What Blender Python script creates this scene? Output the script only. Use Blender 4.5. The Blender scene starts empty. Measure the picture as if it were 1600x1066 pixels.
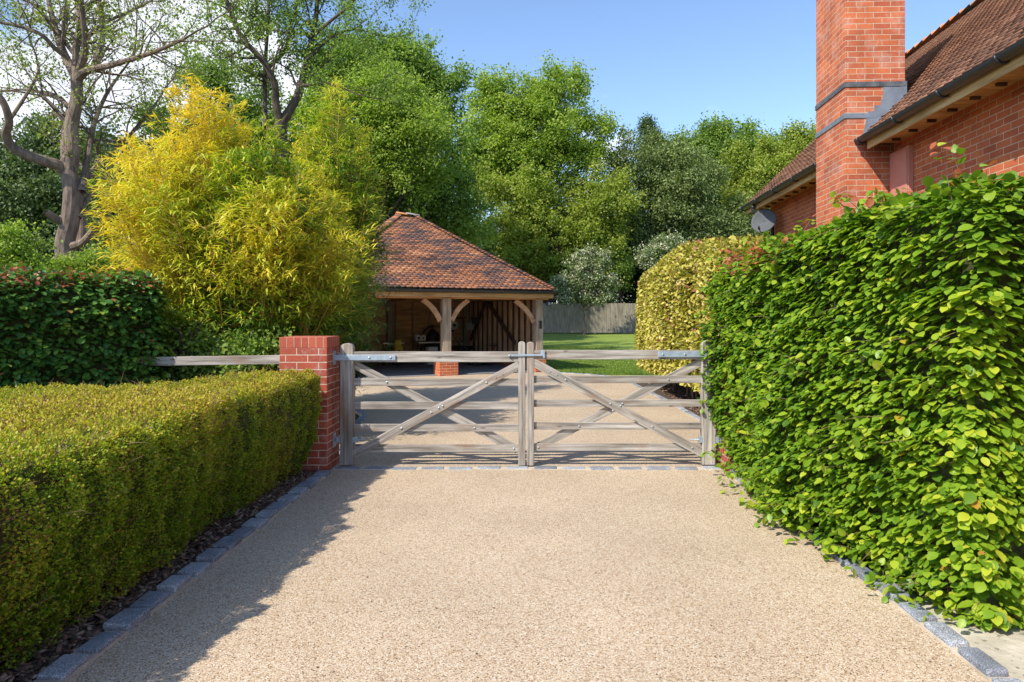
import bpy, bmesh, math, random
import numpy as np
from mathutils import Vector, Matrix
random.seed(7); RNG = np.random.default_rng(11)
R = math.radians
scene = bpy.context.scene
C = scene.collection

# ------------------------------------------------------------------ camera
EYE = 1.6; F = 1066.67; CX, CY = 830.0, 493.0      # camera at x=0, y=0, looking along +y
cam = bpy.data.cameras.new('camera'); camo = bpy.data.objects.new('camera', cam); C.objects.link(camo)
camo.location = (0, 0, EYE); camo.rotation_euler = (R(90), 0, 0)
cam.lens = 24; cam.sensor_width = 36; cam.shift_x = -0.01875; cam.shift_y = -0.025
cam.clip_start = 0.05; cam.clip_end = 2000
scene.camera = camo
def at(px, py, Y): return Vector(((px-CX)/F*Y, Y, EYE-(py-CY)/F*Y))

# ------------------------------------------------------------------ light
SUN = Vector((-0.71, -0.67, 1.0)).normalized()
sun_el = math.asin(SUN.z); sun_rot = math.atan2(SUN.x, SUN.y) % (2*math.pi)
sd = bpy.data.lights.new('sun', 'SUN'); sd.energy = 3.7; sd.angle = R(0.6); sd.color = (1.0, 0.93, 0.81)
so = bpy.data.objects.new('sun', sd); C.objects.link(so); so.location = (-20, -20, 40)
so.rotation_euler = (-SUN).to_track_quat('-Z', 'Y').to_euler()
w = bpy.data.worlds.new('World'); scene.world = w; w.use_nodes = True
wn = w.node_tree; wn.nodes.clear()
def N(nt, typ, **kw):
    n = nt.nodes.new(typ)
    for k, v in kw.items(): setattr(n, k, v)
    return n
wo = N(wn, 'ShaderNodeOutputWorld'); bg = N(wn, 'ShaderNodeBackground'); bg.inputs['Strength'].default_value = 0.15
sky = N(wn, 'ShaderNodeTexSky', sky_type='NISHITA'); sky.sun_disc = False
sky.sun_elevation = sun_el; sky.sun_rotation = sun_rot; sky.air_density = .92; sky.dust_density = 0.35; sky.ozone_density = 3.0
tc = N(wn, 'ShaderNodeTexCoord')
def cloud_bias(c, lo, amp):
    v = Vector(c).normalized()
    d = N(wn, 'ShaderNodeVectorMath', operation='DOT_PRODUCT'); d.inputs[1].default_value = v
    wn.links.new(tc.outputs['Generated'], d.inputs[0])
    m = N(wn, 'ShaderNodeMapRange'); m.inputs[1].default_value = lo; m.inputs[2].default_value = 1.0
    m.inputs[3].default_value = 0; m.inputs[4].default_value = amp
    wn.links.new(d.outputs['Value'], m.inputs[0]); return m.outputs[0]
nz = N(wn, 'ShaderNodeTexNoise'); nz.inputs['Scale'].default_value = 4.5; nz.inputs['Detail'].default_value = 9; nz.inputs['Roughness'].default_value = .58
mp = N(wn, 'ShaderNodeMapping'); mp.inputs['Scale'].default_value = (1, 1, 1.9)
wn.links.new(tc.outputs['Generated'], mp.inputs[0]); wn.links.new(mp.outputs[0], nz.inputs['Vector'])
a1 = N(wn, 'ShaderNodeMath', operation='ADD'); a2 = N(wn, 'ShaderNodeMath', operation='ADD'); a3 = N(wn, 'ShaderNodeMath', operation='ADD')
wn.links.new(cloud_bias((-.64, 1, .33), .966, .33), a1.inputs[0]); wn.links.new(cloud_bias((-.44, 1, .38), .984, .34), a1.inputs[1])
wn.links.new(a1.outputs[0], a2.inputs[0]); wn.links.new(cloud_bias((.13, 1, .225), .9985, .10), a2.inputs[1])
wn.links.new(a2.outputs[0], a3.inputs[0]); wn.links.new(nz.outputs[0], a3.inputs[1])
cm = N(wn, 'ShaderNodeMapRange', interpolation_type='SMOOTHSTEP'); cm.inputs[1].default_value = .67; cm.inputs[2].default_value = .80; cm.inputs[4].default_value = .93
wn.links.new(a3.outputs[0], cm.inputs[0])
mx = N(wn, 'ShaderNodeMix', data_type='RGBA'); mx.inputs['B'].default_value = (4.3, 4.4, 4.7, 1)
wn.links.new(cm.outputs[0], mx.inputs['Factor']); wn.links.new(sky.outputs[0], mx.inputs['A'])
wn.links.new(mx.outputs['Result'], bg.inputs['Color']); wn.links.new(bg.outputs[0], wo.inputs[0])
vs = scene.view_settings; vs.view_transform = 'Standard'; vs.look = 'None'; vs.gamma = 1; vs.exposure = 0.86
scene.cycles.max_bounces = 8; scene.cycles.transparent_max_bounces = 4

# ------------------------------------------------------------------ materials
def new_mat(name):
    m = bpy.data.materials.new(name); m.use_nodes = True; nt = m.node_tree; nt.nodes.clear()
    out = N(nt, 'ShaderNodeOutputMaterial'); b = N(nt, 'ShaderNodeBsdfPrincipled'); nt.links.new(b.outputs[0], out.inputs[0])
    return m, nt, b, out
def ramp(nt, stops, fac, interp='LINEAR'):
    r = N(nt, 'ShaderNodeValToRGB'); r.color_ramp.interpolation = interp
    e = r.color_ramp.elements
    while len(e) > 1: e.remove(e[-1])
    e[0].position = stops[0][0]; e[0].color = (*stops[0][1], 1)
    for p, c in stops[1:]:
        x = e.new(p); x.color = (*c, 1)
    if fac is not None: nt.links.new(fac, r.inputs[0])
    return r
def noise(nt, vec, scale, detail=4, rough=.55):
    n = N(nt, 'ShaderNodeTexNoise'); n.inputs['Scale'].default_value = scale; n.inputs['Detail'].default_value = detail; n.inputs['Roughness'].default_value = rough
    if vec is not None: nt.links.new(vec, n.inputs['Vector'])
    return n
def mapped(nt, src, scale):
    m = N(nt, 'ShaderNodeMapping'); m.inputs['Scale'].default_value = scale; nt.links.new(src, m.inputs[0]); return m.outputs[0]
def mixc(nt, fac, a, b, blend='MIX'):
    m = N(nt, 'ShaderNodeMix', data_type='RGBA', blend_type=blend)
    for s, v in (('Factor', fac), ('A', a), ('B', b)):
        if isinstance(v, (int, float)): m.inputs[s].default_value = v
        elif isinstance(v, tuple): m.inputs[s].default_value = (*v, 1)
        else: nt.links.new(v, m.inputs[s])
    return m.outputs['Result']
def bump(nt, b, h, strength=.4, dist=.01):
    n = N(nt, 'ShaderNodeBump'); n.inputs['Strength'].default_value = strength; n.inputs['Distance'].default_value = dist
    nt.links.new(h, n.inputs['Height']); nt.links.new(n.outputs[0], b.inputs['Normal'])
def leaf_mat(name, stops, trans=.32, rough=.45, spec=.35):
    m, nt, b, out = new_mat(name)
    a = N(nt, 'ShaderNodeAttribute', attribute_name='rnd')
    r = ramp(nt, stops, a.outputs['Fac'])
    nt.links.new(r.outputs[0], b.inputs['Base Color']); b.inputs['Roughness'].default_value = rough
    b.inputs['Specular IOR Level'].default_value = spec
    t = N(nt, 'ShaderNodeBsdfTranslucent'); c = mixc(nt, 1.0, r.outputs[0], (1.0, 1.12, .55), 'MULTIPLY')
    nt.links.new(c, t.inputs[0]); mxs = N(nt, 'ShaderNodeMixShader'); mxs.inputs[0].default_value = trans
    nt.links.new(b.outputs[0], mxs.inputs[1]); nt.links.new(t.outputs[0], mxs.inputs[2]); nt.links.new(mxs.outputs[0], out.inputs[0])
    return m
def wood_mat(name, c0, c1, c2, grain=45, rough=.8, bmp=.3, stain=None):
    m, nt, b, out = new_mat(name)
    uv = N(nt, 'ShaderNodeUVMap').outputs[0]
    n1 = noise(nt, mapped(nt, uv, (1.6, grain, 1)), 1.0, 6, .62)
    n2 = noise(nt, mapped(nt, uv, (1.3, 5, 1)), 1.0, 4)
    r = ramp(nt, [(.28, c0), (.5, c1), (.74, c2)], n1.outputs[0])
    r2 = ramp(nt, [(.3, (.55, .5, .45)), (.62, (1.12, 1.1, 1.08))], n2.outputs[0])
    c = mixc(nt, .8, r.outputs[0], r2.outputs[0], 'MULTIPLY')
    if stain:
        n3 = noise(nt, mapped(nt, uv, (1.1, 3, 1)), 1.7, 3)
        rs = ramp(nt, [(.55, (0, 0, 0)), (.7, (1, 1, 1))], n3.outputs[0])
        c = mixc(nt, rs.outputs[0], c, mixc(nt, .75, c, stain))
    v = N(nt, 'ShaderNodeTexVoronoi'); v.inputs['Scale'].default_value = 1; nt.links.new(mapped(nt, uv, (3.1, 11, 1)), v.inputs['Vector'])
    kr = ramp(nt, [(.05, (1, 1, 1)), (.12, (0, 0, 0))], v.outputs['Distance'])
    c = mixc(nt, kr.outputs[0], c, mixc(nt, .75, c, (.06, .035, .02)))
    nt.links.new(c, b.inputs['Base Color']); b.inputs['Roughness'].default_value = rough
    bump(nt, b, n1.outputs[0], bmp, .004)
    return m
def brick_mat(name, c1, c2, mortar, bw=.215, rh=.065, mo=.01, efflo=0.0, offset=.5):
    m, nt, b, out = new_mat(name)
    uv = N(nt, 'ShaderNodeUVMap').outputs[0]
    wob = noise(nt, uv, 9, 2); wm = N(nt, 'ShaderNodeVectorMath', operation='MULTIPLY_ADD'); wm.inputs[1].default_value = (.006, .006, 0)
    nt.links.new(wob.outputs['Color'], wm.inputs[0]); nt.links.new(uv, wm.inputs[2])
    t = N(nt, 'ShaderNodeTexBrick'); t.offset = offset; t.inputs['Scale'].default_value = 1.0
    t.inputs['Brick Width'].default_value = bw+mo; t.inputs['Row Height'].default_value = rh+mo; t.inputs['Mortar Size'].default_value = mo*.5
    t.inputs['Mortar Smooth'].default_value = .25; t.inputs['Bias'].default_value = -.1
    t.inputs['Color1'].default_value = (*c1, 1); t.inputs['Color2'].default_value = (*c2, 1); t.inputs['Mortar'].default_value = (*mortar, 1)
    nt.links.new(wm.outputs[0], t.inputs['Vector'])
    n1 = noise(nt, uv, 45, 5, .7); n2 = noise(nt, uv, 2.2, 3)
    r1 = ramp(nt, [(.25, (.68, .66, .66)), (.7, (1.18, 1.15, 1.12))], n1.outputs[0])
    c = mixc(nt, .75, t.outputs['Color'], r1.outputs[0], 'MULTIPLY')
    r2 = ramp(nt, [(.33, (.66, .62, .62)), (.66, (1.12, 1.08, 1.05))], n2.outputs[0])
    c = mixc(nt, .7, c, r2.outputs[0], 'MULTIPLY')
    if efflo > 0:
        n3 = noise(nt, uv, 3.1, 6, .72); r3 = ramp(nt, [(.50, (0, 0, 0)), (.72, (efflo, efflo, efflo))], n3.outputs[0])
        c = mixc(nt, r3.outputs[0], c, (.62, .55, .50))
    nt.links.new(c, b.inputs['Base Color']); b.inputs['Roughness'].default_value = .88
    h = mixc(nt, .25, mixc(nt, t.outputs['Fac'], (1.0, 1.0, 1.0), (0.0, 0.0, 0.0)), n1.outputs['Color'])
    bump(nt, b, h, .7, .008)
    return m
def plain_mat(name, c, rough=.6, metal=0, var=.25, scale=8, b_=.1):
    m, nt, b, out = new_mat(name)
    o = N(nt, 'ShaderNodeTexCoord').outputs['Object']
    n1 = noise(nt, o, scale, 5, .6)
    r = ramp(nt, [(.3, tuple(x*(1-var) for x in c)), (.7, tuple(min(1, x*(1+var)) for x in c))], n1.outputs[0])
    nt.links.new(r.outputs[0], b.inputs['Base Color']); b.inputs['Roughness'].default_value = rough; b.inputs['Metallic'].default_value = metal
    if b_: bump(nt, b, n1.outputs[0], b_, .01)
    return m
def tile_mat(name, stops):
    m, nt, b, out = new_mat(name)
    a = N(nt, 'ShaderNodeAttribute', attribute_name='rnd'); r = ramp(nt, stops, a.outputs['Fac'], 'LINEAR')
    o = N(nt, 'ShaderNodeTexCoord').outputs['Object']; n1 = noise(nt, o, 22, 5, .7)
    r1 = ramp(nt, [(.3, (.7, .7, .7)), (.7, (1.15, 1.15, 1.15))], n1.outputs[0])
    nt.links.new(mixc(nt, .8, r.outputs[0], r1.outputs[0], 'MULTIPLY'), b.inputs['Base Color']); b.inputs['Roughness'].default_value = .85
    bump(nt, b, n1.outputs[0], .3, .004)
    return m
M = {}
def gravel_mat():
    m, nt, b, out = new_mat('resin_gravel')
    g = N(nt, 'ShaderNodeNewGeometry').outputs['Position']
    v = N(nt, 'ShaderNodeTexVoronoi'); v.inputs['Scale'].default_value = 180; nt.links.new(g, v.inputs['Vector'])
    sp = N(nt, 'ShaderNodeSeparateColor'); nt.links.new(v.outputs['Color'], sp.inputs[0])
    r = ramp(nt, [(0, (.10, .055, .03)), (.09, (.27, .165, .09)), (.22, (.46, .33, .21)), (.6, (.555, .43, .295)), (.85, (.61, .51, .375)), (1, (.74, .68, .58))], sp.outputs[0])
    n1 = noise(nt, g, .8, 6); r1 = ramp(nt, [(.3, (.86, .85, .84)), (.7, (1.05, 1.05, 1.05))], n1.outputs[0])
    c = mixc(nt, 1.0, r.outputs[0], r1.outputs[0], 'MULTIPLY')
    er = ramp(nt, [(.0, (1, 1, 1)), (.52, (.93, .93, .93)), (.8, (.65, .65, .65))], v.outputs['Distance'])
    c = mixc(nt, .65, c, er.outputs[0], 'MULTIPLY')
    nt.links.new(c, b.inputs['Base Color']); b.inputs['Roughness'].default_value = .6; b.inputs['Specular IOR Level'].default_value = .25
    inv = ramp(nt, [(0, (1, 1, 1)), (.8, (0, 0, 0))], v.outputs['Distance'])
    bump(nt, b, inv.outputs[0], .3, .003)
    return m
def lawn_mat():
    m, nt, b, out = new_mat('mown_grass')
    g = N(nt, 'ShaderNodeNewGeometry').outputs['Position']
    mpn = N(nt, 'ShaderNodeMapping'); mpn.inputs['Rotation'].default_value = (0, 0, R(24)); nt.links.new(g, mpn.inputs[0])
    wv = N(nt, 'ShaderNodeTexWave', wave_type='BANDS', bands_direction='Y'); wv.inputs['Scale'].default_value = .33; wv.inputs['Distortion'].default_value = .5; wv.inputs['Detail'].default_value = 1
    nt.links.new(mpn.outputs[0], wv.inputs['Vector'])
    n1 = noise(nt, g, 60, 4, .7); n2 = noise(nt, g, .9, 4)
    st = ramp(nt, [(.35, (.12, .20, .025)), (.65, (.27, .345, .05))], wv.outputs['Fac'])
    r1 = ramp(nt, [(.25, (.5, .5, .45)), (.75, (1.45, 1.4, 1.3))], n1.outputs[0])
    r2 = ramp(nt, [(.35, (.85, .85, .8)), (.65, (1.12, 1.1, 1.1))], n2.outputs[0])
    c = mixc(nt, .8, st.outputs[0], r1.outputs[0], 'MULTIPLY'); c = mixc(nt, 1.0, c, r2.outputs[0], 'MULTIPLY')
    nt.links.new(c, b.inputs['Base Color']); b.inputs['Roughness'].default_value = .8
    bump(nt, b, n1.outputs[0], .9, .03)
    return m
def ground_mat(name, c0, c1, scale=3):
    m, nt, b, out = new_mat(name)
    g = N(nt, 'ShaderNodeNewGeometry').outputs['Position']
    n1 = noise(nt, g, scale, 8, .7); r = ramp(nt, [(.3, c0), (.7, c1)], n1.outputs[0])
    nt.links.new(r.outputs[0], b.inputs['Base Color']); b.inputs['Roughness'].default_value = .95
    bump(nt, b, n1.outputs[0], .8, .03)
    return m
def granite_mat():
    m, nt, b, out = new_mat('blue_granite')
    o = N(nt, 'ShaderNodeNewGeometry').outputs['Position']
    n1 = noise(nt, o, 170, 3, .8); n2 = noise(nt, o, 7, 3)
    r = ramp(nt, [(.36, (.07, .08, .095)), (.5, (.205, .225, .255)), (.62, (.47, .49, .52))], n1.outputs[0])
    r2 = ramp(nt, [(.3, (.75, .75, .75)), (.7, (1.2, 1.2, 1.2))], n2.outputs[0])
    oi = N(nt, 'ShaderNodeObjectInfo'); r3 = ramp(nt, [(0, (.72, .73, .76)), (1, (1.3, 1.28, 1.24))], oi.outputs['Random'])
    nt.links.new(mixc(nt, 1., mixc(nt, 1., r.outputs[0], r2.outputs[0], 'MULTIPLY'), r3.outputs[0], 'MULTIPLY'), b.inputs['Base Color']); b.inputs['Roughness'].default_value = .75
    bump(nt, b, n1.outputs[0], .5, .004)
    return m
def bark_mat(name, c0, c1, sc=6):
    m, nt, b, out = new_mat(name)
    o = N(nt, 'ShaderNodeNewGeometry').outputs['Position']
    n1 = noise(nt, mapped(nt, o, (sc, sc, sc*.22)), 1.6, 7, .7)
    r = ramp(nt, [(.32, c0), (.66, c1)], n1.outputs[0])
    n2 = noise(nt, o, 1.5, 3); r2 = ramp(nt, [(.35, (.8, .78, .75)), (.65, (1.15, 1.12, 1.05))], n2.outputs[0])
    nt.links.new(mixc(nt, 1., r.outputs[0], r2.outputs[0], 'MULTIPLY'), b.inputs['Base Color']); b.inputs['Roughness'].default_value = .9
    bump(nt, b, n1.outputs[0], .9, .03)
    return m
M['gravel'] = gravel_mat(); M['lawn'] = lawn_mat()
M['soil'] = ground_mat('dark_soil', (.035, .022, .014), (.10, .065, .04), 14)
M['earth'] = ground_mat('rough_ground', (.03, .045, .012), (.09, .08, .04), 2)
M['concrete'] = ground_mat('pale_concrete', (.42, .38, .30), (.58, .53, .43), 5)
def stain_mat():
    m = M['concrete']; nt = m.node_tree; b = [n for n in nt.nodes if n.type == 'BSDF_PRINCIPLED'][0]; src = b.inputs['Base Color'].links[0].from_socket
    g = N(nt, 'ShaderNodeNewGeometry').outputs['Position']; n1 = noise(nt, g, 22, 4, .6); n2 = noise(nt, g, 2.5, 3)
    r1 = ramp(nt, [(.60, (1, 1, 1)), (.66, (.42, .42, .38))], n1.outputs[0]); r2 = ramp(nt, [(.35, (.8, .8, .76)), (.6, (1, 1, 1))], n2.outputs[0])
    nt.links.new(mixc(nt, 1., mixc(nt, 1., src, r1.outputs[0], 'MULTIPLY'), r2.outputs[0], 'MULTIPLY'), b.inputs['Base Color'])
stain_mat()
M['blade'] = leaf_mat('grass_blades', [(0, (.10, .18, .025)), (.6, (.19, .29, .04)), (1, (.32, .40, .09))], .45, .5, .3)
M['slab'] = ground_mat('garage_concrete', (.16, .16, .17), (.24, .24, .25), 4)
M['granite'] = granite_mat()
M['joint'] = plain_mat('mortar_bed', (.46, .39, .30), .95)
M['grey_oak'] = wood_mat('weathered_grey_oak', (.085, .072, .062), (.32, .29, .255), (.54, .51, .465), 30, stain=(.22, .13, .08))
M['oak'] = wood_mat('golden_oak', (.36, .20, .08), (.54, .34, .15), (.66, .46, .24), 30)
M['oak_grey'] = wood_mat('greying_oak', (.20, .15, .10), (.36, .29, .21), (.50, .43, .34), 30)
M['oak_dark'] = wood_mat('brown_boards', (.34, .165, .065), (.60, .33, .15), (.74, .46, .25), 22)
M['stud'] = wood_mat('stud_timber', (.28, .16, .08), (.46, .28, .16), (.58, .38, .24), 25)
M['black_board'] = wood_mat('stained_boards', (.04, .02, .014), (.09, .048, .032), (.15, .085, .055), 22)
M['fence'] = wood_mat('silvered_softwood', (.14, .125, .09), (.26, .235, .175), (.36, .33, .26), 26)
M['brick'] = brick_mat('pillar_brick', (.42, .085, .045), (.24, .05, .032), (.62, .50, .38), efflo=.38)
M['brick_edge'] = brick_mat('pillar_brick_on_edge', (.44, .10, .055), (.33, .065, .04), (.40, .28, .20), bw=.065, rh=.5, mo=.01, offset=0)
M['brick_house'] = brick_mat('orange_house_brick', (.58, .155, .055), (.42, .095, .04), (.56, .44, .30), efflo=.0)
M['brick_chimney'] = brick_mat('chimney_brick', (.55, .155, .06), (.38, .09, .042), (.56, .44, .31), efflo=.3)
M['tile'] = tile_mat('clay_plain_tiles', [(0, (.07, .048, .045)), (.25, (.13, .072, .058)), (.42, (.21, .095, .06)), (.62, (.31, .125, .06)), (.85, (.41, .165, .075)), (1, (.47, .225, .12))])
M['tile_house'] = tile_mat('brown_plain_tiles', [(0, (.11, .055, .04)), (.4, (.22, .105, .065)), (.75, (.33, .165, .10)), (1, (.44, .23, .14))])
M['ridge'] = tile_mat('orange_ridge_tiles', [(0, (.50, .19, .07)), (.6, (.60, .26, .11)), (.8, (.20, .19, .19)), (1, (.25, .23, .22))])
M['gutter'] = plain_mat('black_gutter', (.022, .026, .032), .35, 0, .2, 6, .0)
M['lead'] = plain_mat('grey_lead', (.19, .22, .26), .5, .3, .25, 5, .2)
M['lead_dark'] = plain_mat('dark_lead_weathering', (.09, .10, .11), .7, .1, .5, 9, .2)
M['zinc'] = plain_mat('galvanised_steel', (.30, .36, .42), .5, .25, .2, 14, .05)
M['bolt'] = plain_mat('bolt_steel', (.42, .43, .44), .4, .7, .2, 14, .0)
M['dish'] = plain_mat('grey_dish_paint', (.10, .11, .12), .95, .2, .15, 6, .0)
M['cabinet'] = plain_mat('pink_painted_cabinet', (.50, .20, .15), .6, 0, .08, 3, .05)
M['bark_pale'] = bark_mat('pale_brown_bark', (.07, .05, .038), (.27, .205, .16))
M['bark_dark'] = bark_mat('dark_bark', (.035, .028, .022), (.12, .09, .065))
M['twig'] = plain_mat('brown_twigs', (.20, .12, .07), .9, 0, .35, 20, .3)
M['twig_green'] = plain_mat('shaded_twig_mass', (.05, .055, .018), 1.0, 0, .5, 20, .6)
M['culm'] = plain_mat('golden_bamboo_culm', (.46, .30, .05), .4, 0, .3, 6, 0)
M['chip'] = tile_mat('bark_chips', [(0, (.05, .028, .018)), (.5, (.14, .08, .05)), (.85, (.27, .17, .11)), (1, (.45, .33, .24))])

# leaf ramps
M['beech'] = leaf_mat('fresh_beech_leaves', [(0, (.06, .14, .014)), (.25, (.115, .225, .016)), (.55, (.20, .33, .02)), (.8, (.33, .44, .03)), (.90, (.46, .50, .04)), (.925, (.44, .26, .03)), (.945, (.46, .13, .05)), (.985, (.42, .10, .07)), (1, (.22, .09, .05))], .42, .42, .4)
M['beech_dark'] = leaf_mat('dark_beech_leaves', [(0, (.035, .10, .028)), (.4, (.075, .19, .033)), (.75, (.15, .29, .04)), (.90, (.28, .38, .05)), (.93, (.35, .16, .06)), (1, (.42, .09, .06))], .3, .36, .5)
M['box'] = leaf_mat('small_hedge_leaves', [(0, (.07, .14, .014)), (.22, (.15, .26, .018)), (.42, (.26, .39, .025)), (.66, (.40, .44, .04)), (.88, (.60, .50, .06)), (.93, (.52, .36, .08)), (.96, (.30, .16, .06)), (1, (.24, .11, .06))], .46, .45, .3)
M['bamboo'] = leaf_mat('bamboo_leaves', [(0, (.018, .07, .014)), (.22, (.06, .17, .018)), (.42, (.22, .36, .03)), (.58, (.48, .52, .045)), (.8, (.74, .65, .07)), (.95, (.80, .58, .05)), (1, (.68, .26, .03))], .38, .42, .35)
M['golden'] = leaf_mat('golden_hedge_leaves', [(0, (.10, .11, .022)), (.25, (.27, .26, .035)), (.5, (.46, .41, .065)), (.75, (.58, .50, .11)), (.9, (.64, .56, .22)), (.95, (.33, .13, .09)), (1, (.40, .10, .10))], .3, .45, .35)
def tree_leaf(name, a, b_, c, tr=.33): return leaf_mat(name, [(0, a), (.5, b_), (1, c)], tr, .5, .3)
M['lf_dark'] = tree_leaf('dark_evergreen_leaves', (.05, .085, .035), (.10, .155, .055), (.22, .29, .12), .35)
M['lf_mid'] = tree_leaf('mid_green_leaves', (.10, .17, .035), (.19, .30, .055), (.37, .47, .10), .48)
M['lf_ash'] = tree_leaf('ash_leaves', (.15, .21, .04), (.26, .34, .06), (.42, .47, .11), .48)
M['lf_bright'] = tree_leaf('bright_spring_leaves', (.16, .25, .035), (.29, .40, .055), (.47, .55, .11), .5)
M['lf_lime'] = tree_leaf('yellow_green_leaves', (.17, .23, .035), (.30, .37, .055), (.48, .51, .11), .5)
M['lf_olive'] = tree_leaf('olive_leaves', (.10, .14, .045), (.19, .25, .08), (.35, .41, .16), .38)
M['lf_white'] = leaf_mat('white_flowering_leaves', [(0, (.06, .11, .025)), (.56, (.22, .28, .10)), (.66, (.42, .44, .30)), (1, (.66, .63, .47))], .25, .5, .3)

# ------------------------------------------------------------------ object helpers
ORIG = {}
def tag(o, label, cat, group=None, kind=None):
    o['label'] = label; o['category'] = cat
    if group: o['group'] = group
    if kind: o['kind'] = kind
    return o
def thing(name, loc, label, cat, group=None, rotz=0, local=False):
    o = bpy.data.objects.new(name, None); C.objects.link(o); o.location = loc; o.rotation_euler = (0, 0, rotz)
    o.empty_display_size = .2
    ORIG[o.name] = Vector((0, 0, 0)) if local else Vector(loc)
    tag(o, label, cat, group); return o
def link_mesh(name, me, mat, parent=None, origin=None):
    o = bpy.data.objects.new(name, me); C.objects.link(o)
    if mat: me.materials.append(mat)
    if parent is not None:
        o.parent = parent; off = ORIG.get(parent.name, Vector((0, 0, 0))); ORIG[o.name] = off
        if off.length: me.transform(Matrix.Translation(-off))
    elif origin is not None:
        me.transform(Matrix.Translation(-Vector(origin))); o.location = origin; ORIG[o.name] = Vector(origin)
    return o
def np_mesh(name, V, Fc, attr=None):
    me = bpy.data.meshes.new(name); V = np.ascontiguousarray(V, dtype=np.float32); Fc = np.ascontiguousarray(Fc, dtype=np.int32)
    me.vertices.add(len(V)); me.vertices.foreach_set('co', V.ravel())
    k = Fc.shape[1]; me.loops.add(Fc.size); me.loops.foreach_set('vertex_index', Fc.ravel())
    me.polygons.add(len(Fc)); me.polygons.foreach_set('loop_start', np.arange(0, Fc.size, k, dtype=np.int32))
    try: me.polygons.foreach_set('loop_total', np.full(len(Fc), k, dtype=np.int32))
    except Exception: pass
    if attr is not None:
        a = me.attributes.new('rnd', 'FLOAT', 'POINT'); a.data.foreach_set('value', np.ascontiguousarray(attr, dtype=np.float32))
    me.update(calc_edges=True); return me

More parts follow.
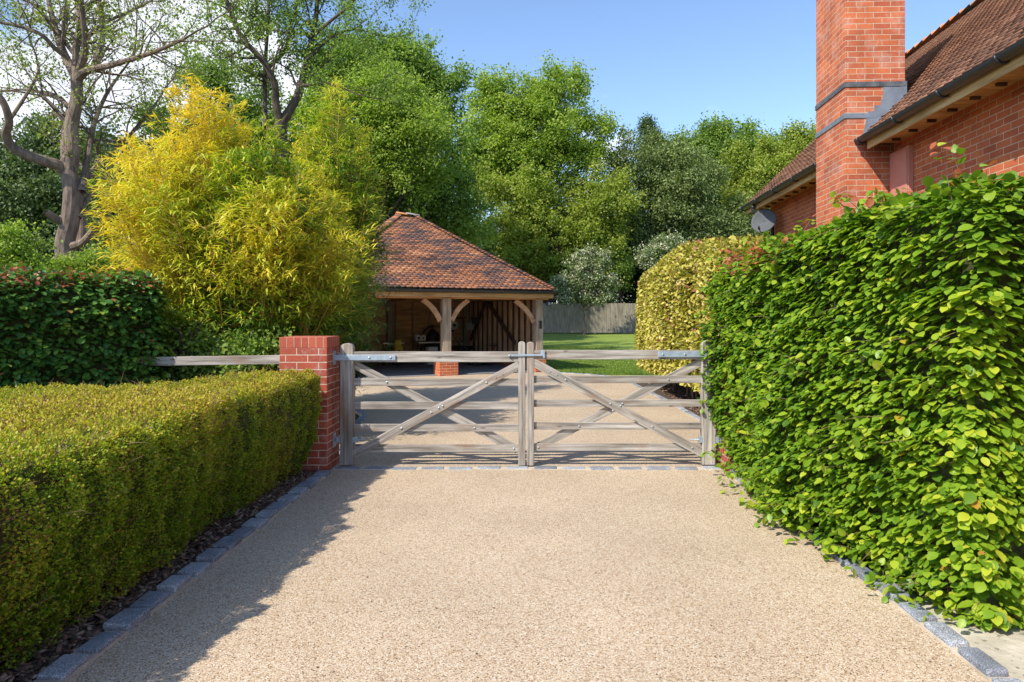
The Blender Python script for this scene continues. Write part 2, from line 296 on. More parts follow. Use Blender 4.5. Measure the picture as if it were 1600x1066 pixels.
class MB:
    """collects simple solids with metre UVs and builds one mesh"""
    def __init__(s): s.v = []; s.f = []; s.uv = []; s.smooth = []
    def face(s, pts, uvs, sm=False):
        i = len(s.v); s.v += [tuple(p) for p in pts]; s.f.append(tuple(range(i, i+len(pts)))); s.uv += [tuple(u) for u in uvs]; s.smooth.append(sm)
    def box(s, x0, x1, y0, y1, z0, z1, o=(0, 0)):
        a, b = o
        s.face([(x0, y0, z0), (x1, y0, z0), (x1, y0, z1), (x0, y0, z1)], [(x0+a, z0+b), (x1+a, z0+b), (x1+a, z1+b), (x0+a, z1+b)])
        s.face([(x1, y1, z0), (x0, y1, z0), (x0, y1, z1), (x1, y1, z1)], [(-x1+a, z0+b), (-x0+a, z0+b), (-x0+a, z1+b), (-x1+a, z1+b)])
        s.face([(x1, y0, z0), (x1, y1, z0), (x1, y1, z1), (x1, y0, z1)], [(x1+a, z0+b), (x1+a+y1-y0, z0+b), (x1+a+y1-y0, z1+b), (x1+a, z1+b)])
        s.face([(x0, y1, z0), (x0, y0, z0), (x0, y0, z1), (x0, y1, z1)], [(x0+a-(y1-y0), z0+b), (x0+a, z0+b), (x0+a, z1+b), (x0+a-(y1-y0), z1+b)])
        s.face([(x0, y0, z1), (x1, y0, z1), (x1, y1, z1), (x0, y1, z1)], [(x0+a, y0+b), (x1+a, y0+b), (x1+a, y1+b), (x0+a, y1+b)])
        s.face([(x0, y1, z0), (x1, y1, z0), (x1, y0, z0), (x0, y0, z0)], [(x0+a, y1+b), (x1+a, y1+b), (x1+a, y0+b), (x0+a, y0+b)])
        return s
    def beam(s, p0, p1, w, h, up=(0, 0, 1)):
        """w sideways, h along up; UV u runs along the length"""
        p0, p1 = Vector(p0), Vector(p1); d = (p1-p0); L = d.length; d.normalize(); up = Vector(up)
        if abs(d.dot(up)) > .99: up = Vector((0, 1, 0))
        sd_ = d.cross(up).normalized(); u2 = sd_.cross(d).normalized()
        c = []
        for q in (p0, p1):
            for a, b in ((-1, -1), (1, -1), (1, 1), (-1, 1)): c.append(q+sd_*(a*w/2)+u2*(b*h/2))
        ou, ov = random.random()*40, random.random()*40
        sides = [(0, 1, w), (1, 2, h), (2, 3, w), (3, 0, h)]; acc = 0
        for a, b, ww in sides:
            s.face([c[a], c[b], c[b+4], c[a+4]], [(ou, ov+acc), (ou, ov+acc+ww), (ou+L, ov+acc+ww), (ou+L, ov+acc)]); acc += ww+.3
        s.face([c[3], c[2], c[1], c[0]], [(ou, ov), (ou+w*.3, ov), (ou+w*.3, ov+h), (ou, ov+h)])
        s.face([c[4], c[5], c[6], c[7]], [(ou, ov), (ou+w*.3, ov), (ou+w*.3, ov+h), (ou, ov+h)])
        return s
    def prism(s, prof, origin, ax, ay, ex, depth, along=None):
        """profile [(a,b)] in plane (ax,ay) at origin extruded depth along ex"""
        o = Vector(origin); ax = Vector(ax); ay = Vector(ay); ex = Vector(ex)
        ou, ov = random.random()*40, random.random()*40
        P0 = [o+ax*a+ay*b for a, b in prof]; P1 = [p+ex*depth for p in P0]
        uv = [(ou+b, ov+a) for a, b in prof] if along == 'y' else [(ou+a, ov+b) for a, b in prof]
        s.face(P0, uv); s.face(P1[::-1], uv[::-1])
        n = len(prof)
        for i in range(n):
            j = (i+1) % n; L = (P0[j]-P0[i]).length
            s.face([P0[j], P0[i], P1[i], P1[j]], [(ou+L, ov), (ou, ov), (ou, ov+depth), (ou+L, ov+depth)])
        return s
    def tube(s, pts, rad, n=8, cap=True):
        pts = [Vector(p) for p in pts]; rings = []; up = Vector((0, 0, 1)); L = 0; prev = None
        if not hasattr(rad, '__len__'): rad = [rad]*len(pts)
        for i, p in enumerate(pts):
            d = (pts[min(i+1, len(pts)-1)]-pts[max(i-1, 0)]).normalized()
            if prev is None:
                sdv = d.cross(up)
                if sdv.length < .05: sdv = d.cross(Vector((0, 1, 0)))
            else: sdv = prev-d*prev.dot(d)
            sdv.normalize(); prev = sdv; u2 = sdv.cross(d)
            rings.append([p+(sdv*math.cos(2*math.pi*k/n)+u2*math.sin(2*math.pi*k/n))*rad[i] for k in range(n)])
        for i in range(len(rings)-1):
            l = (pts[i+1]-pts[i]).length
            for k in range(n):
                j = (k+1) % n
                s.face([rings[i][k], rings[i+1][k], rings[i+1][j], rings[i][j]], [(L, k*.1), (L+l, k*.1), (L+l, k*.1+.1), (L, k*.1+.1)], True)
            L += l
        if cap:
            s.face(rings[0], [(0, 0)]*n); s.face(rings[-1][::-1], [(0, 0)]*n)
        return s
    def disc(s, c, axis, r, h, n=16, dome=0):
        c = Vector(c); axis = Vector(axis).normalized(); t = axis.cross(Vector((0.3, .2, 1))).normalized(); b = axis.cross(t)
        ring = lambda rr, o: [c+axis*o+(t*math.cos(2*math.pi*k/n)+b*math.sin(2*math.pi*k/n))*rr for k in range(n)]
        lv = [(r, 0), (r, h)]
        if dome: lv += [(r*.85, h+dome*.5), (r*.5, h+dome*.87)]
        rs = [ring(*l) for l in lv]
        for a in range(len(rs)-1):
            for k in range(n):
                j = (k+1) % n; s.face([rs[a][k], rs[a][j], rs[a+1][j], rs[a+1][k]], [(0, 0), (.01, 0), (.01, .01), (0, .01)])
        s.face(rs[-1], [(0, 0)]*n); s.face(rs[0][::-1], [(0, 0)]*n); return s
    def mesh(s, name, merge=False):
        me = bpy.data.meshes.new(name); me.from_pydata(s.v, [], s.f)
        uvl = me.uv_layers.new(name='UVMap'); uvl.data.foreach_set('uv', np.array(s.uv, dtype=np.float32).ravel())
        me.polygons.foreach_set('use_smooth', s.smooth)
        if merge:
            bm = bmesh.new(); bm.from_mesh(me); bmesh.ops.remove_doubles(bm, verts=bm.verts, dist=1e-4); bmesh.ops.recalc_face_normals(bm, faces=bm.faces); bm.to_mesh(me); bm.free()
        me.update(); return me
    def build(s, name, mat, parent=None, origin=None, bevel=0, merge=None):
        me = s.mesh(name, True if merge is None else merge); o = link_mesh(name, me, mat, parent, origin)
        if bevel:
            b = o.modifiers.new('bevel', 'BEVEL'); b.width = bevel; b.segments = 2; b.limit_method = 'ANGLE'; b.angle_limit = R(40)
        return o

# ------------------------------------------------------------------ foliage helpers (numpy)
def unit(a): return a/np.maximum(np.linalg.norm(a, axis=-1, keepdims=True), 1e-9)
T_DIAMOND = (np.array([(0, 0, 0), (-.32, .45, .10), (0, 1, -.06), (.32, .45, .10)]), np.array([(0, 3, 2), (0, 2, 1)]))
T_OVAL = (np.array([(0, 0, 0), (-.29, .20, .05), (-.38, .50, .07), (-.25, .82, .02), (0, 1, -.10), (.25, .82, .02), (.38, .50, .07), (.29, .20, .05), (0, .5, .0)]),
          np.array([(0, 8, 1), (8, 2, 1), (8, 3, 2), (8, 4, 3), (0, 7, 8), (8, 7, 6), (8, 6, 5), (8, 5, 4)]))
T_BLADE = (np.array([(0, 0, 0), (-.075, .28, .02), (.075, .28, .02), (-.06, .65, -.06), (.06, .65, -.06), (0, 1, -.2)]),
           np.array([(0, 2, 1), (1, 2, 4), (1, 4, 3), (3, 4, 5)]))
def leaves(pos, tip, nrm, size, rnd, tmpl):
    tip = unit(tip); nrm = nrm-tip*np.sum(nrm*tip, axis=1, keepdims=True); nrm = unit(nrm); side = np.cross(tip, nrm)
    tv, tf = tmpl; k = len(tv); size = np.asarray(size).reshape(-1, 1, 1)
    V = (side[:, None, :]*tv[None, :, 0:1]+tip[:, None, :]*tv[None, :, 1:2]+nrm[:, None, :]*tv[None, :, 2:3])*size+pos[:, None, :]
    n = len(pos); Fc = (tf[None]+(np.arange(n)*k)[:, None, None]).reshape(-1, 3)
    return V.reshape(-1, 3), Fc, np.repeat(rnd, k)
def join(parts):
    Vs, Fs, As, o = [], [], [], 0
    for V, Fc, A in parts: Vs.append(V); Fs.append(Fc+o); As.append(A); o += len(V)
    return np.concatenate(Vs), np.concatenate(Fs), np.concatenate(As)
def rsphere(n): return unit(RNG.normal(size=(n, 3)))
def lump(P, scale, seed, octs=3):
    """cheap smooth noise, about -1..1"""
    r = np.random.default_rng(seed); out = np.zeros(len(P)); amp = 1; tot = 0
    for o in range(octs):
        for _ in range(5):
            k = r.normal(size=3)*scale*(2**o); out += amp*np.sin(P@k+r.uniform(0, 6.28))/2.2
        tot += amp; amp *= .55
    return out/tot
def in_frustum(P, margin=90):
    px = CX+P[:, 0]/np.maximum(P[:, 1], .3)*F
    return (P[:, 1] > .5) & (px > -margin*3) & (px < 1600+margin*3)

# ================================================================== SETTING
def sheet(name, poly, z, mat, sub=0):
    me = bpy.data.meshes.new(name); me.from_pydata([(x, y, z) for x, y in poly], [], [tuple(range(len(poly)))]); me.update()
    o = link_mesh(name, me, mat); o['kind'] = 'structure'; return o
def slope(y): 
    t = min(1, max(0, (y-20)/22)); return .5*t*t*(3-2*t)
def terrain(name, x0, x1, ys, mat, dz, left=None, right=None, nx=2):
    V = []; Fc = []
    for y in ys:
        a = left(y) if left else x0; b = right(y) if right else x1
        for i in range(nx+1): V.append((a+(b-a)*i/nx, y, slope(y)+dz))
    for j in range(len(ys)-1):
        for i in range(nx): k = j*(nx+1)+i; Fc.append((k, k+1, k+nx+2, k+nx+1))
    me = bpy.data.meshes.new(name); me.from_pydata(V, [], Fc); me.update(); o = link_mesh(name, me, mat); o['kind'] = 'structure'; return o
terrain('ground', -900, 900, [-300, -20, 5, 20]+[20+i*1.5 for i in range(1, 16)]+[80, 300, 1500], M['earth'], -.04)
LE = [(-3.0, 17.6), (.30, 19.25), (.75, 19.0), (1.4, 18.6), (1.95, 18.1), (2.28, 17.4), (2.38, 16.6), (2.36, 15.9), (2.42, 14.5), (2.52, 12.5), (2.56, 10.5), (2.45, 9.2), (2.2, 7.9), (2.05, 7.25)]
drive = [(-2.1, -6), (2.08, -6), (2.06, 7.25)] + LE[::-1][1:-1] + [(-3, 17.9), (-6.5, 16.5), (-9, 15.5), (-8, 12.5), (-4.6, 12.4), (-3.1, 12), (-2.62, 11), (-2.45, 9.5), (-2.2, 7.9), (-2.08, 7.25)]
sheet('driveway', drive, 0, M['gravel'])
def lawn_left(y): 
    return .62+(19.1-y)*1.55 if y < 19.1 else .62-.45*(y-19.1) if y < 26 else -2.5-(y-26)*.6
terrain('lawn', 0, 0, [17.6, 18, 18.5, 19, 19.6]+[20.5+i*1.5 for i in range(0, 15)], M['lawn'], -.006, left=lambda y: max(lawn_left(y), .5) if y < 19.6 else lawn_left(y)+.45, right=lambda y: 9, nx=3)
sheet('soil_bed', [(-2.12, -2), (-2.12, 6.96), (-5.5, 6.96), (-9, 6.9), (-9, -2)], -.012, M['soil'])
sheet('hedge_border', [(2.11, 4.0), (6, 4.0), (6, 7.24), (2.11, 7.24)], -.012, M['soil'])
sheet('mulch_bed', [(2.06, 7.25), (5, 7.25), (5.2, 17.6), (2.4, 17.5), (2.34, 17.2), (2.47, 16.6), (2.45, 15.9), (2.5, 14.5), (2.6, 12.5), (2.65, 10.5), (2.54, 9.2), (2.3, 7.9)], -.010, M['soil'])
sheet('pavement', [(2.11, -6), (4.6, -6), (4.6, 4.0), (2.11, 4.0)], -.008, M['concrete'])

def blades(n):
    y = 18.4+RNG.uniform(0, 1, n)**1.6*12; x = RNG.uniform(.2, 3.6, n)*1.0+0*y; lim = np.interp(y, [18.4, 19.2, 20], [1.7, .75, .55]); k = x > lim; x, y = x[k], y[k]; n = len(x)
    z = np.array([slope(v) for v in y])-.006; P = np.column_stack([x, y, z])
    V, Fc, A = leaves(P, np.column_stack([RNG.normal(0, .5, (n, 2)), np.ones(n)]), rsphere(n), RNG.uniform(.03, .07, n), RNG.uniform(0, 1, n), (T_DIAMOND[0]*np.array([.35, 1, 1]), T_DIAMOND[1]))
    o = link_mesh('grass', np_mesh('grass', V, Fc, A), M['blade']); tag(o, 'short mown grass blades at the near part of the lawn', 'grass', kind='stuff')
blades(24000)

# granite setts laid along a line
def sett_row(name, pts, width, length, label, group='rows of blue grey granite setts edging the drive', h=.042, gap=.034):
    root = thing(name, (pts[0][0], pts[0][1], 0), label, 'kerb', group)
    seg = [Vector((a, b, 0)) for a, b in pts]; bed = MB()
    for i in range(len(seg)-1):
        d = seg[i+1]-seg[i]; L = d.length; d.normalize(); s_ = Vector((-d.y, d.x, 0)); n = max(1, round(L/length)); st = L/n
        bed.beam(seg[i]+Vector((0, 0, -.023+h*.2)), seg[i+1]+Vector((0, 0, -.023+h*.2)), width*.96, .05)
        for k in range(n):
            c = seg[i]+d*(st*(k+.5)); a = (st-gap)/2*random.uniform(.93, 1.03); b = width/2*random.uniform(.86, 1.06); hh = h*random.uniform(.7, 1.2)
            c = c+s_*random.uniform(-.01, .01); m = MB(); top = []
            for ca, cb in ((-1, -1), (1, -1), (1, 1), (-1, 1)): top.append(c+d*(a*ca*random.uniform(.9, 1))+s_*(b*cb*random.uniform(.88, 1))+Vector((0, 0, hh*random.uniform(.85, 1.12))))
            bot = [c+d*(a*ca)+s_*(b*cb)+Vector((0, 0, -.05)) for ca, cb in ((-1, -1), (1, -1), (1, 1), (-1, 1))]
            m.face(top, [(0, 0)]*4)
            for q in range(4): r_ = (q+1) % 4; m.face([bot[q], bot[r_], top[r_], top[q]], [(0, 0)]*4)
            m.build('sett', M['granite'], root, bevel=.011)
    bed.build('mortar_bed', M['joint'], root)
    return root
sett_row('granite_kerb', [(-2.095, .6), (-2.10, 6.95)], .14, .235, 'long kerb of blue granite setts between the low hedge bed and the drive')
sett_row('granite_kerb', [(2.055, .6), (2.055, 6.95)], .115, .26, 'granite sett kerb half covered by the leaves of the tall beech hedge')
sett_row('granite_threshold', [(-2.06, 7.13), (2.06, 7.13)], .13, .30, 'thin line of flat granite setts crossing the drive just in front of the gates', h=.014)
sett_row('granite_kerb', [(2.12, 7.6), (2.26, 7.95), (2.48, 9.2), (2.60, 10.5), (2.56, 12.5), (2.46, 14.5), (2.40, 15.9), (2.42, 16.6), (2.33, 17.35), (2.0, 18.05), (1.45, 18.55), (.8, 18.98), (.45, 19.2)], .11, .27, 'curving granite kerb beyond the gates round the mulch bed and the lawn corner', h=.02)
sett_row('granite_kerb', [(-2.14, 7.75), (-2.24, 7.95), (-2.5, 9.5), (-2.68, 11), (-3.15, 12)], .11, .27, 'granite kerb at the foot of the bamboo beyond the left gate leaf', h=.02)

# bark chips
def chips(name, region, n, label, zbase=-.008):
    P = region(n); yaw = RNG.uniform(0, 6.28, n); tilt = RNG.normal(0, .35, (n, 2))
    d = np.stack([np.cos(yaw), np.sin(yaw), tilt[:, 0]], 1); nr = np.stack([tilt[:, 1], RNG.normal(0, .3, n), np.ones(n)], 1)
    tv = np.array([(-.22, 0, 0), (.2, .04, 0), (.26, .9, .03), (-.12, 1, .0), (-.2, 0, -.12), (.2, .04, -.12), (.26, .9, -.1), (-.12, 1, -.12)]); tf = np.array([(0, 1, 2), (0, 2, 3), (0, 4, 5), (0, 5, 1), (1, 5, 6), (1, 6, 2), (3, 2, 6), (3, 6, 7), (0, 3, 7), (0, 7, 4)])
    V, Fc, A = leaves(np.column_stack([P, np.full(n, zbase)+RNG.uniform(0.004, .03, n)]), d, nr, RNG.uniform(.02, .055, n), RNG.uniform(0, 1, n), (tv, tf))
    o = link_mesh(name, np_mesh(name, V, Fc, A), M['chip']); o['kind'] = 'stuff'; o['label'] = label; o['category'] = 'mulch'
chips('bark_mulch', lambda n: np.column_stack([RNG.uniform(-2.62, -2.165, n), RNG.uniform(1.2, 6.95, n)]), 9000, 'brown bark chips between the low hedge and the granite kerb')
chips('bark_mulch', lambda n: np.column_stack([2.72+RNG.uniform(0, 1.3, n), RNG.uniform(9, 17.2, n)]), 7000, 'reddish bark chips under the golden hedge behind the right gate')
# fallen leaves / grit on the drive
def grit(n):
    P = np.column_stack([RNG.uniform(-2, 2, n), RNG.uniform(1.5, 12, n), np.full(n, .003)])
    V, Fc, A = leaves(P, np.column_stack([rsphere(n)[:, :2], np.zeros(n)]), np.tile([0, 0, 1.], (n, 1))+RNG.normal(0, .1, (n, 3)), RNG.uniform(.008, .02, n), RNG.uniform(.2, 1, n), T_DIAMOND)
    o = link_mesh('leaf_litter', np_mesh('leaf_litter', V, Fc, A), M['chip']); tag(o, 'tiny brown bits of leaf litter scattered over the drive', 'litter', kind='stuff')
grit(420)

# ================================================================== HEDGES
def box_surface(n, x0, x1, y0, y1, z0, z1, r, faces=('-x', '+x', '-y', '+y', '+z')):
    dims = {'-x': (y1-y0)*(z1-z0), '+x': (y1-y0)*(z1-z0), '-y': (x1-x0)*(z1-z0), '+y': (x1-x0)*(z1-z0), '+z': (x1-x0)*(y1-y0)}
    tot = sum(dims[f] for f in faces); out = []
    for f in faces:
        k = int(n*dims[f]/tot); a = RNG.uniform(size=k); b = RNG.uniform(size=k)
        X = x0+(x1-x0)*a; Y = y0+(y1-y0)*b; Z = z0+(z1-z0)*b
        if f == '-x': p = np.column_stack([np.full(k, x0), y0+(y1-y0)*a, Z])
        elif f == '+x': p = np.column_stack([np.full(k, x1), y0+(y1-y0)*a, Z])
        elif f == '-y': p = np.column_stack([X, np.full(k, y0), Z])
        elif f == '+y': p = np.column_stack([X, np.full(k, y1), Z])
        else: p = np.column_stack([X, Y, np.full(k, z1)])
        out.append(p)
    P = np.concatenate(out)
    lo = np.array([x0+r, y0+r, z0-9]); hi = np.array([x1-r, y1-r, z1-r]); c = np.clip(P, lo, hi); nrm = unit(P-c); return c+nrm*r, nrm
def hedge_core(root, x0, x1, y0, y1, z0, z1, r, warp, inset, name='branches', mat=None):
    g = 14; pts = []; bm = bmesh.new(); bmesh.ops.create_cube(bm, size=1)
    bmesh.ops.subdivide_edges(bm, edges=bm.edges, cuts=10, use_grid_fill=True)
    P = np.array([v.co[:] for v in bm.verts])+.5
    P = np.column_stack([x0+(x1-x0)*P[:, 0], y0+(y1-y0)*P[:, 1], z0+(z1-z0)*P[:, 2]])
    lo = np.array([x0+r, y0+r, z0]); hi = np.array([x1-r, y1-r, z1-r]); c = np.clip(P, lo, hi); d = P-c; L = np.linalg.norm(d, axis=1, keepdims=True)
    P = c+np.where(L > 1e-6, d/np.maximum(L, 1e-6)*(r-inset), 0)
    P = warp(P)
    for v, p in zip(bm.verts, P): v.co = p
    me = bpy.data.meshes.new(name); bm.to_mesh(me); bm.free()
    return link_mesh(name, me, mat or M['twig_green'], root)
def twigs(root, P, n, up, length, rad, name='twig', mat='twig'):
    mb = MB(); idx = RNG.choice(len(P[0]), n); tips = []
    for i in idx:
        p = Vector(P[0][i]); d = (Vector(P[1][i])*RNG.uniform(.2, 1)+Vector((RNG.normal(0, .5), RNG.normal(0, .5), up+RNG.normal(0, .3)))).normalized(); L = length*RNG.uniform(.5, 1.3)
        q = [p-d*L*.3, p+d*L*.3, p+d*L*.7+Vector((0, 0, -.06*L)), p+d*L+Vector((0, 0, -.15*L))]; mb.tube(q, [rad, rad*.8, rad*.6, rad*.3], 4, False); tips.append((q[2], d)); tips.append((q[3], d))
    return mb, tips

# --- low clipped hedge on the left
def low_hedge():
    x1 = -2.16; y0, y1 = 2.15, 6.86; z1 = 1.02; r = .12
    root = thing('low_hedge', (-3, 4.5, 0), 'low clipped hedge with tiny yellow green leaves and a flat top beside the drive', 'hedge')
    def warp(P):
        P = P.copy(); y = P[:, 1]; left = np.interp(y, [2.0, 4.1, 5.1, 6.9], [-6.2, -4.9, -4.1, -2.75]); s = (P[:, 0]+4.16)/2.0
        s = np.clip(s, 0, 1); X = left+(x1-left)*s; z = P[:, 2]
        X = X-.20*np.clip(1-z/.75, 0, 1)**1.3*(s > .5)+.045*np.sin(y*1.9+.6)*(s > .5)+.02*np.sin(y*4.7)*(s > .5)
        z = z*(.985+.012*(6.9-y)/4.7)+.018*np.sin(y*2.3+X)
        return np.column_stack([X, y, z])
    S, Nn = box_surface(400000, -4.16, -2.16, y0, y1,   .03, z1, r, ('+x', '-y', '+y', '+z'))
    top = Nn[:, 2] > .6
    keep = (RNG.uniform(size=len(S)) < np.where(S[:, 1] > 5, .8, 1.0)); S, Nn, top = S[keep], Nn[keep], top[keep]
    W = warp(S); lmp = lump(W, 5, 3); lm2 = lump(W, 17, 5); lm3 = lump(W, 38, 6, 2)
    depth = np.abs(RNG.normal(0, .035, len(W)))+RNG.uniform(0, .02, len(W))
    dens = lm2*.5+.5; W = W+Nn*(.034*lmp+.036*lm2+.022*lm3-depth+.012)[:, None]
    bottom = (S[:, 2] < .12) & (RNG.uniform(size=len(W)) < .45); k = ~bottom & ((lm2+.5*lm3 > -.62) | (RNG.uniform(size=len(W)) < .3)); W, Nn2, S2, dp, tp = W[k], Nn[k], S[k], depth[k], top[k]
    lm3 = lm3[k]; lq = lm2[k]; n = len(W); tip = Nn2*.8+rsphere(n)*.8+np.array([0, 0, .25]); nr = rsphere(n)*.8+Nn2*.5+np.array([0, 0, .5])
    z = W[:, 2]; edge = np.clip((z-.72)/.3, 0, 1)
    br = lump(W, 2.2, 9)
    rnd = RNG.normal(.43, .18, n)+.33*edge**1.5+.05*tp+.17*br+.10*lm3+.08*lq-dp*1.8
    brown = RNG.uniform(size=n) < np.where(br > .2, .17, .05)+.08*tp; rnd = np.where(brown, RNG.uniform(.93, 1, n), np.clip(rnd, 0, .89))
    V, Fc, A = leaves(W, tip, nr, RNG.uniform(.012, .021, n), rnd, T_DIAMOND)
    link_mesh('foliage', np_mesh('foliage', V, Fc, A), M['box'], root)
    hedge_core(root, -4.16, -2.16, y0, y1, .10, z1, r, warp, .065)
    mb, _ = twigs(root, (W, Nn2), 900, .5, .12, .0022); mb.build('twig', M['twig'], root, merge=False)
low_hedge()

def beech_hedge(name, root, x0, x1, y0, y1, z1, r, warp, n, mat, faces, size, red_fn, base=.05, droop=.45, seed=21):
    S, Nn = box_surface(n, x0, x1, y0, y1, base, z1, r, faces)
    W = warp(S); W2 = warp(S+Nn*.01); Nw = unit(W2-W)
    lm = lump(W, 2.6, seed); l2 = lump(W*np.array([1, 1, 2.2]), 7, seed+1)
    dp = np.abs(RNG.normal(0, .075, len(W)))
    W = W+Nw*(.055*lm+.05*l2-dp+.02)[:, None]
    k = (l2 > -.62) | (RNG.uniform(size=len(W)) < .3); W, Nw, S, dp, l2 = W[k], Nw[k], S[k], dp[k], l2[k]; m = len(W)
    tp = Nw[:, 2] > .5
    tang = np.cross(Nw, np.array([0, 0, 1.])); sgn = RNG.normal(0, .8, m)[:, None]
    tip = Nw*.75+tang*sgn+np.array([0, 0, -droop])+rsphere(m)*.25; tip = np.where(tp[:, None], rsphere(m)+Nw*.4, tip)
    nr = Nw*.42+np.array([0, 0, 1.])+rsphere(m)*.42
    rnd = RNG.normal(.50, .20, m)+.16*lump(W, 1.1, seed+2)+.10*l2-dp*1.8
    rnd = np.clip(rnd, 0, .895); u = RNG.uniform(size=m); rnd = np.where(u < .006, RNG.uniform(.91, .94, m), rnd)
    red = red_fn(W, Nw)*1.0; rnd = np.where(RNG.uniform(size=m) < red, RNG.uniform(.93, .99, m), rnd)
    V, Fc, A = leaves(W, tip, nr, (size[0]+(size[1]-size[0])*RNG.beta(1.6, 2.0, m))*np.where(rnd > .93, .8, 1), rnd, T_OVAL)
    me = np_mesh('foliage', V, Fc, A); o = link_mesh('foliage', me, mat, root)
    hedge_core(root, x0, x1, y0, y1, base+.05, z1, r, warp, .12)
    return W, Nw
def right_hedge():
    root = thing('beech_hedge', (3.2, 5, 0), 'tall bright green beech hedge lit by the sun, right of the drive', 'hedge')
    def warp(P):
        P = P.copy(); y = P[:, 1]; z = P[:, 2]; s = np.clip((3.3-P[:, 0])/1.2, 0, 1)
        face = np.interp(y, [3.3, 3.7, 4.3, 5.1, 6, 7.3], [2.27, 2.12, 2.02, 1.95, 1.93, 1.90]); prof = (.02+.12*np.clip((y-5.6)/1.2, 0, 1))*np.clip(1-z/.7, 0, 1)-.03*np.sin(z*1.5)
        X = P[:, 0]+(face-2.1+prof+.05*np.sin(y*2.1))*s
        z = z*np.interp(y, [3.2, 4.4, 6, 7.4], [.98, .985, .95, .915])+.02*np.sin(y*3.1)
        y = y+.09*np.sin(z*2)*np.clip((4-P[:, 1])/.6, 0, 1)
        return np.column_stack([X, y, z])
    def red(W, Nw): return np.clip((W[:, 2]-1.93)/.2, 0, 1)*np.clip((W[:, 1]-5.0)/1.0, 0, 1)*.75*(lump(W, 2.1, 77) > -.1)+.10*(W[:, 2] > 2.27)
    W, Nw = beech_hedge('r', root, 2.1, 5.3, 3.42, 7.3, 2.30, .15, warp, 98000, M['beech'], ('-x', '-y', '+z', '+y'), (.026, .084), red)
    # shoots standing above the top and leaves trailing at the foot
    top = W[:, 2] > 2.2; mb, tips = twigs(root, (W[top], Nw[top]), 120, 1.1, .2, .0028)
    mid = (~top) & (W[:, 0] < 2.3); mb2, tips2 = twigs(root, (W[mid], Nw[mid]), 230, -.1, .22, .0022); 
    pos = []; 
    for q, d in tips+tips2:
        for _ in range(3): pos.append(q+Vector(rsphere(1)[0])*.03)
    low = (W[:, 2] < .25) & (W[:, 0] < 2.4); mb3, tips3 = twigs(root, (W[low], Nw[low]), 80, -.05, .22, .002)
    for q, d in tips3:
        q.z = max(q.z, .035)
        for _ in range(2): pos.append(q+Vector((random.uniform(-.04, .04), random.uniform(-.04, .04), 0)))
    pos = np.array([p[:] for p in pos]); m = len(pos)
    V, Fc, A = leaves(pos, rsphere(m)+np.array([-.4, 0, -.1]), rsphere(m)*.5+np.array([0, 0, 1.]), RNG.uniform(.04, .07, m), np.where((RNG.uniform(size=m) < .25) & (pos[:, 2] > 2.2), .955, RNG.uniform(.3, .88, m)), T_OVAL)
    link_mesh('loose_leaves', np_mesh('loose_leaves', V, Fc, A), M['beech'], root)
    for mm in (mb2, mb3):
        o = len(mb.v); mb.v += mm.v; mb.f += [tuple(i+o for i in f) for f in mm.f]; mb.uv += mm.uv; mb.smooth += mm.smooth
    mb.build('twig', M['twig'], root, merge=False)
right_hedge()
def left_hedge():
    root = thing('beech_hedge', (-5.2, 6, 0), 'dark shaded beech hedge with reddish leaves along its top behind the low hedge', 'hedge')
    a = Vector((-7.8, 3.6)); b = Vector((-3.93, 7.36)); L = (b-a).length; d = (b-a)/L; nv = Vector((-d.y, d.x))
    def warp(P):
        x = P[:, 0]; y = P[:, 1]; z = P[:, 2]*np.interp(x, [0, L*.6, L], [.97, .985, 1.0])+.02*np.sin(x*3)
        return np.column_stack([a.x+d.x*x+nv.x*y, a.y+d.y*x+nv.y*y, z])
    def red(W, Nw): return np.clip((W[:, 2]-1.84)/.14, 0, 1)*.5*(lump(W, 2.3, 71) > -.15)+.004
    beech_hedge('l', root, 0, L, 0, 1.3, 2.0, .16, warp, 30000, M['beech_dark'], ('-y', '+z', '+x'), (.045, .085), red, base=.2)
left_hedge()
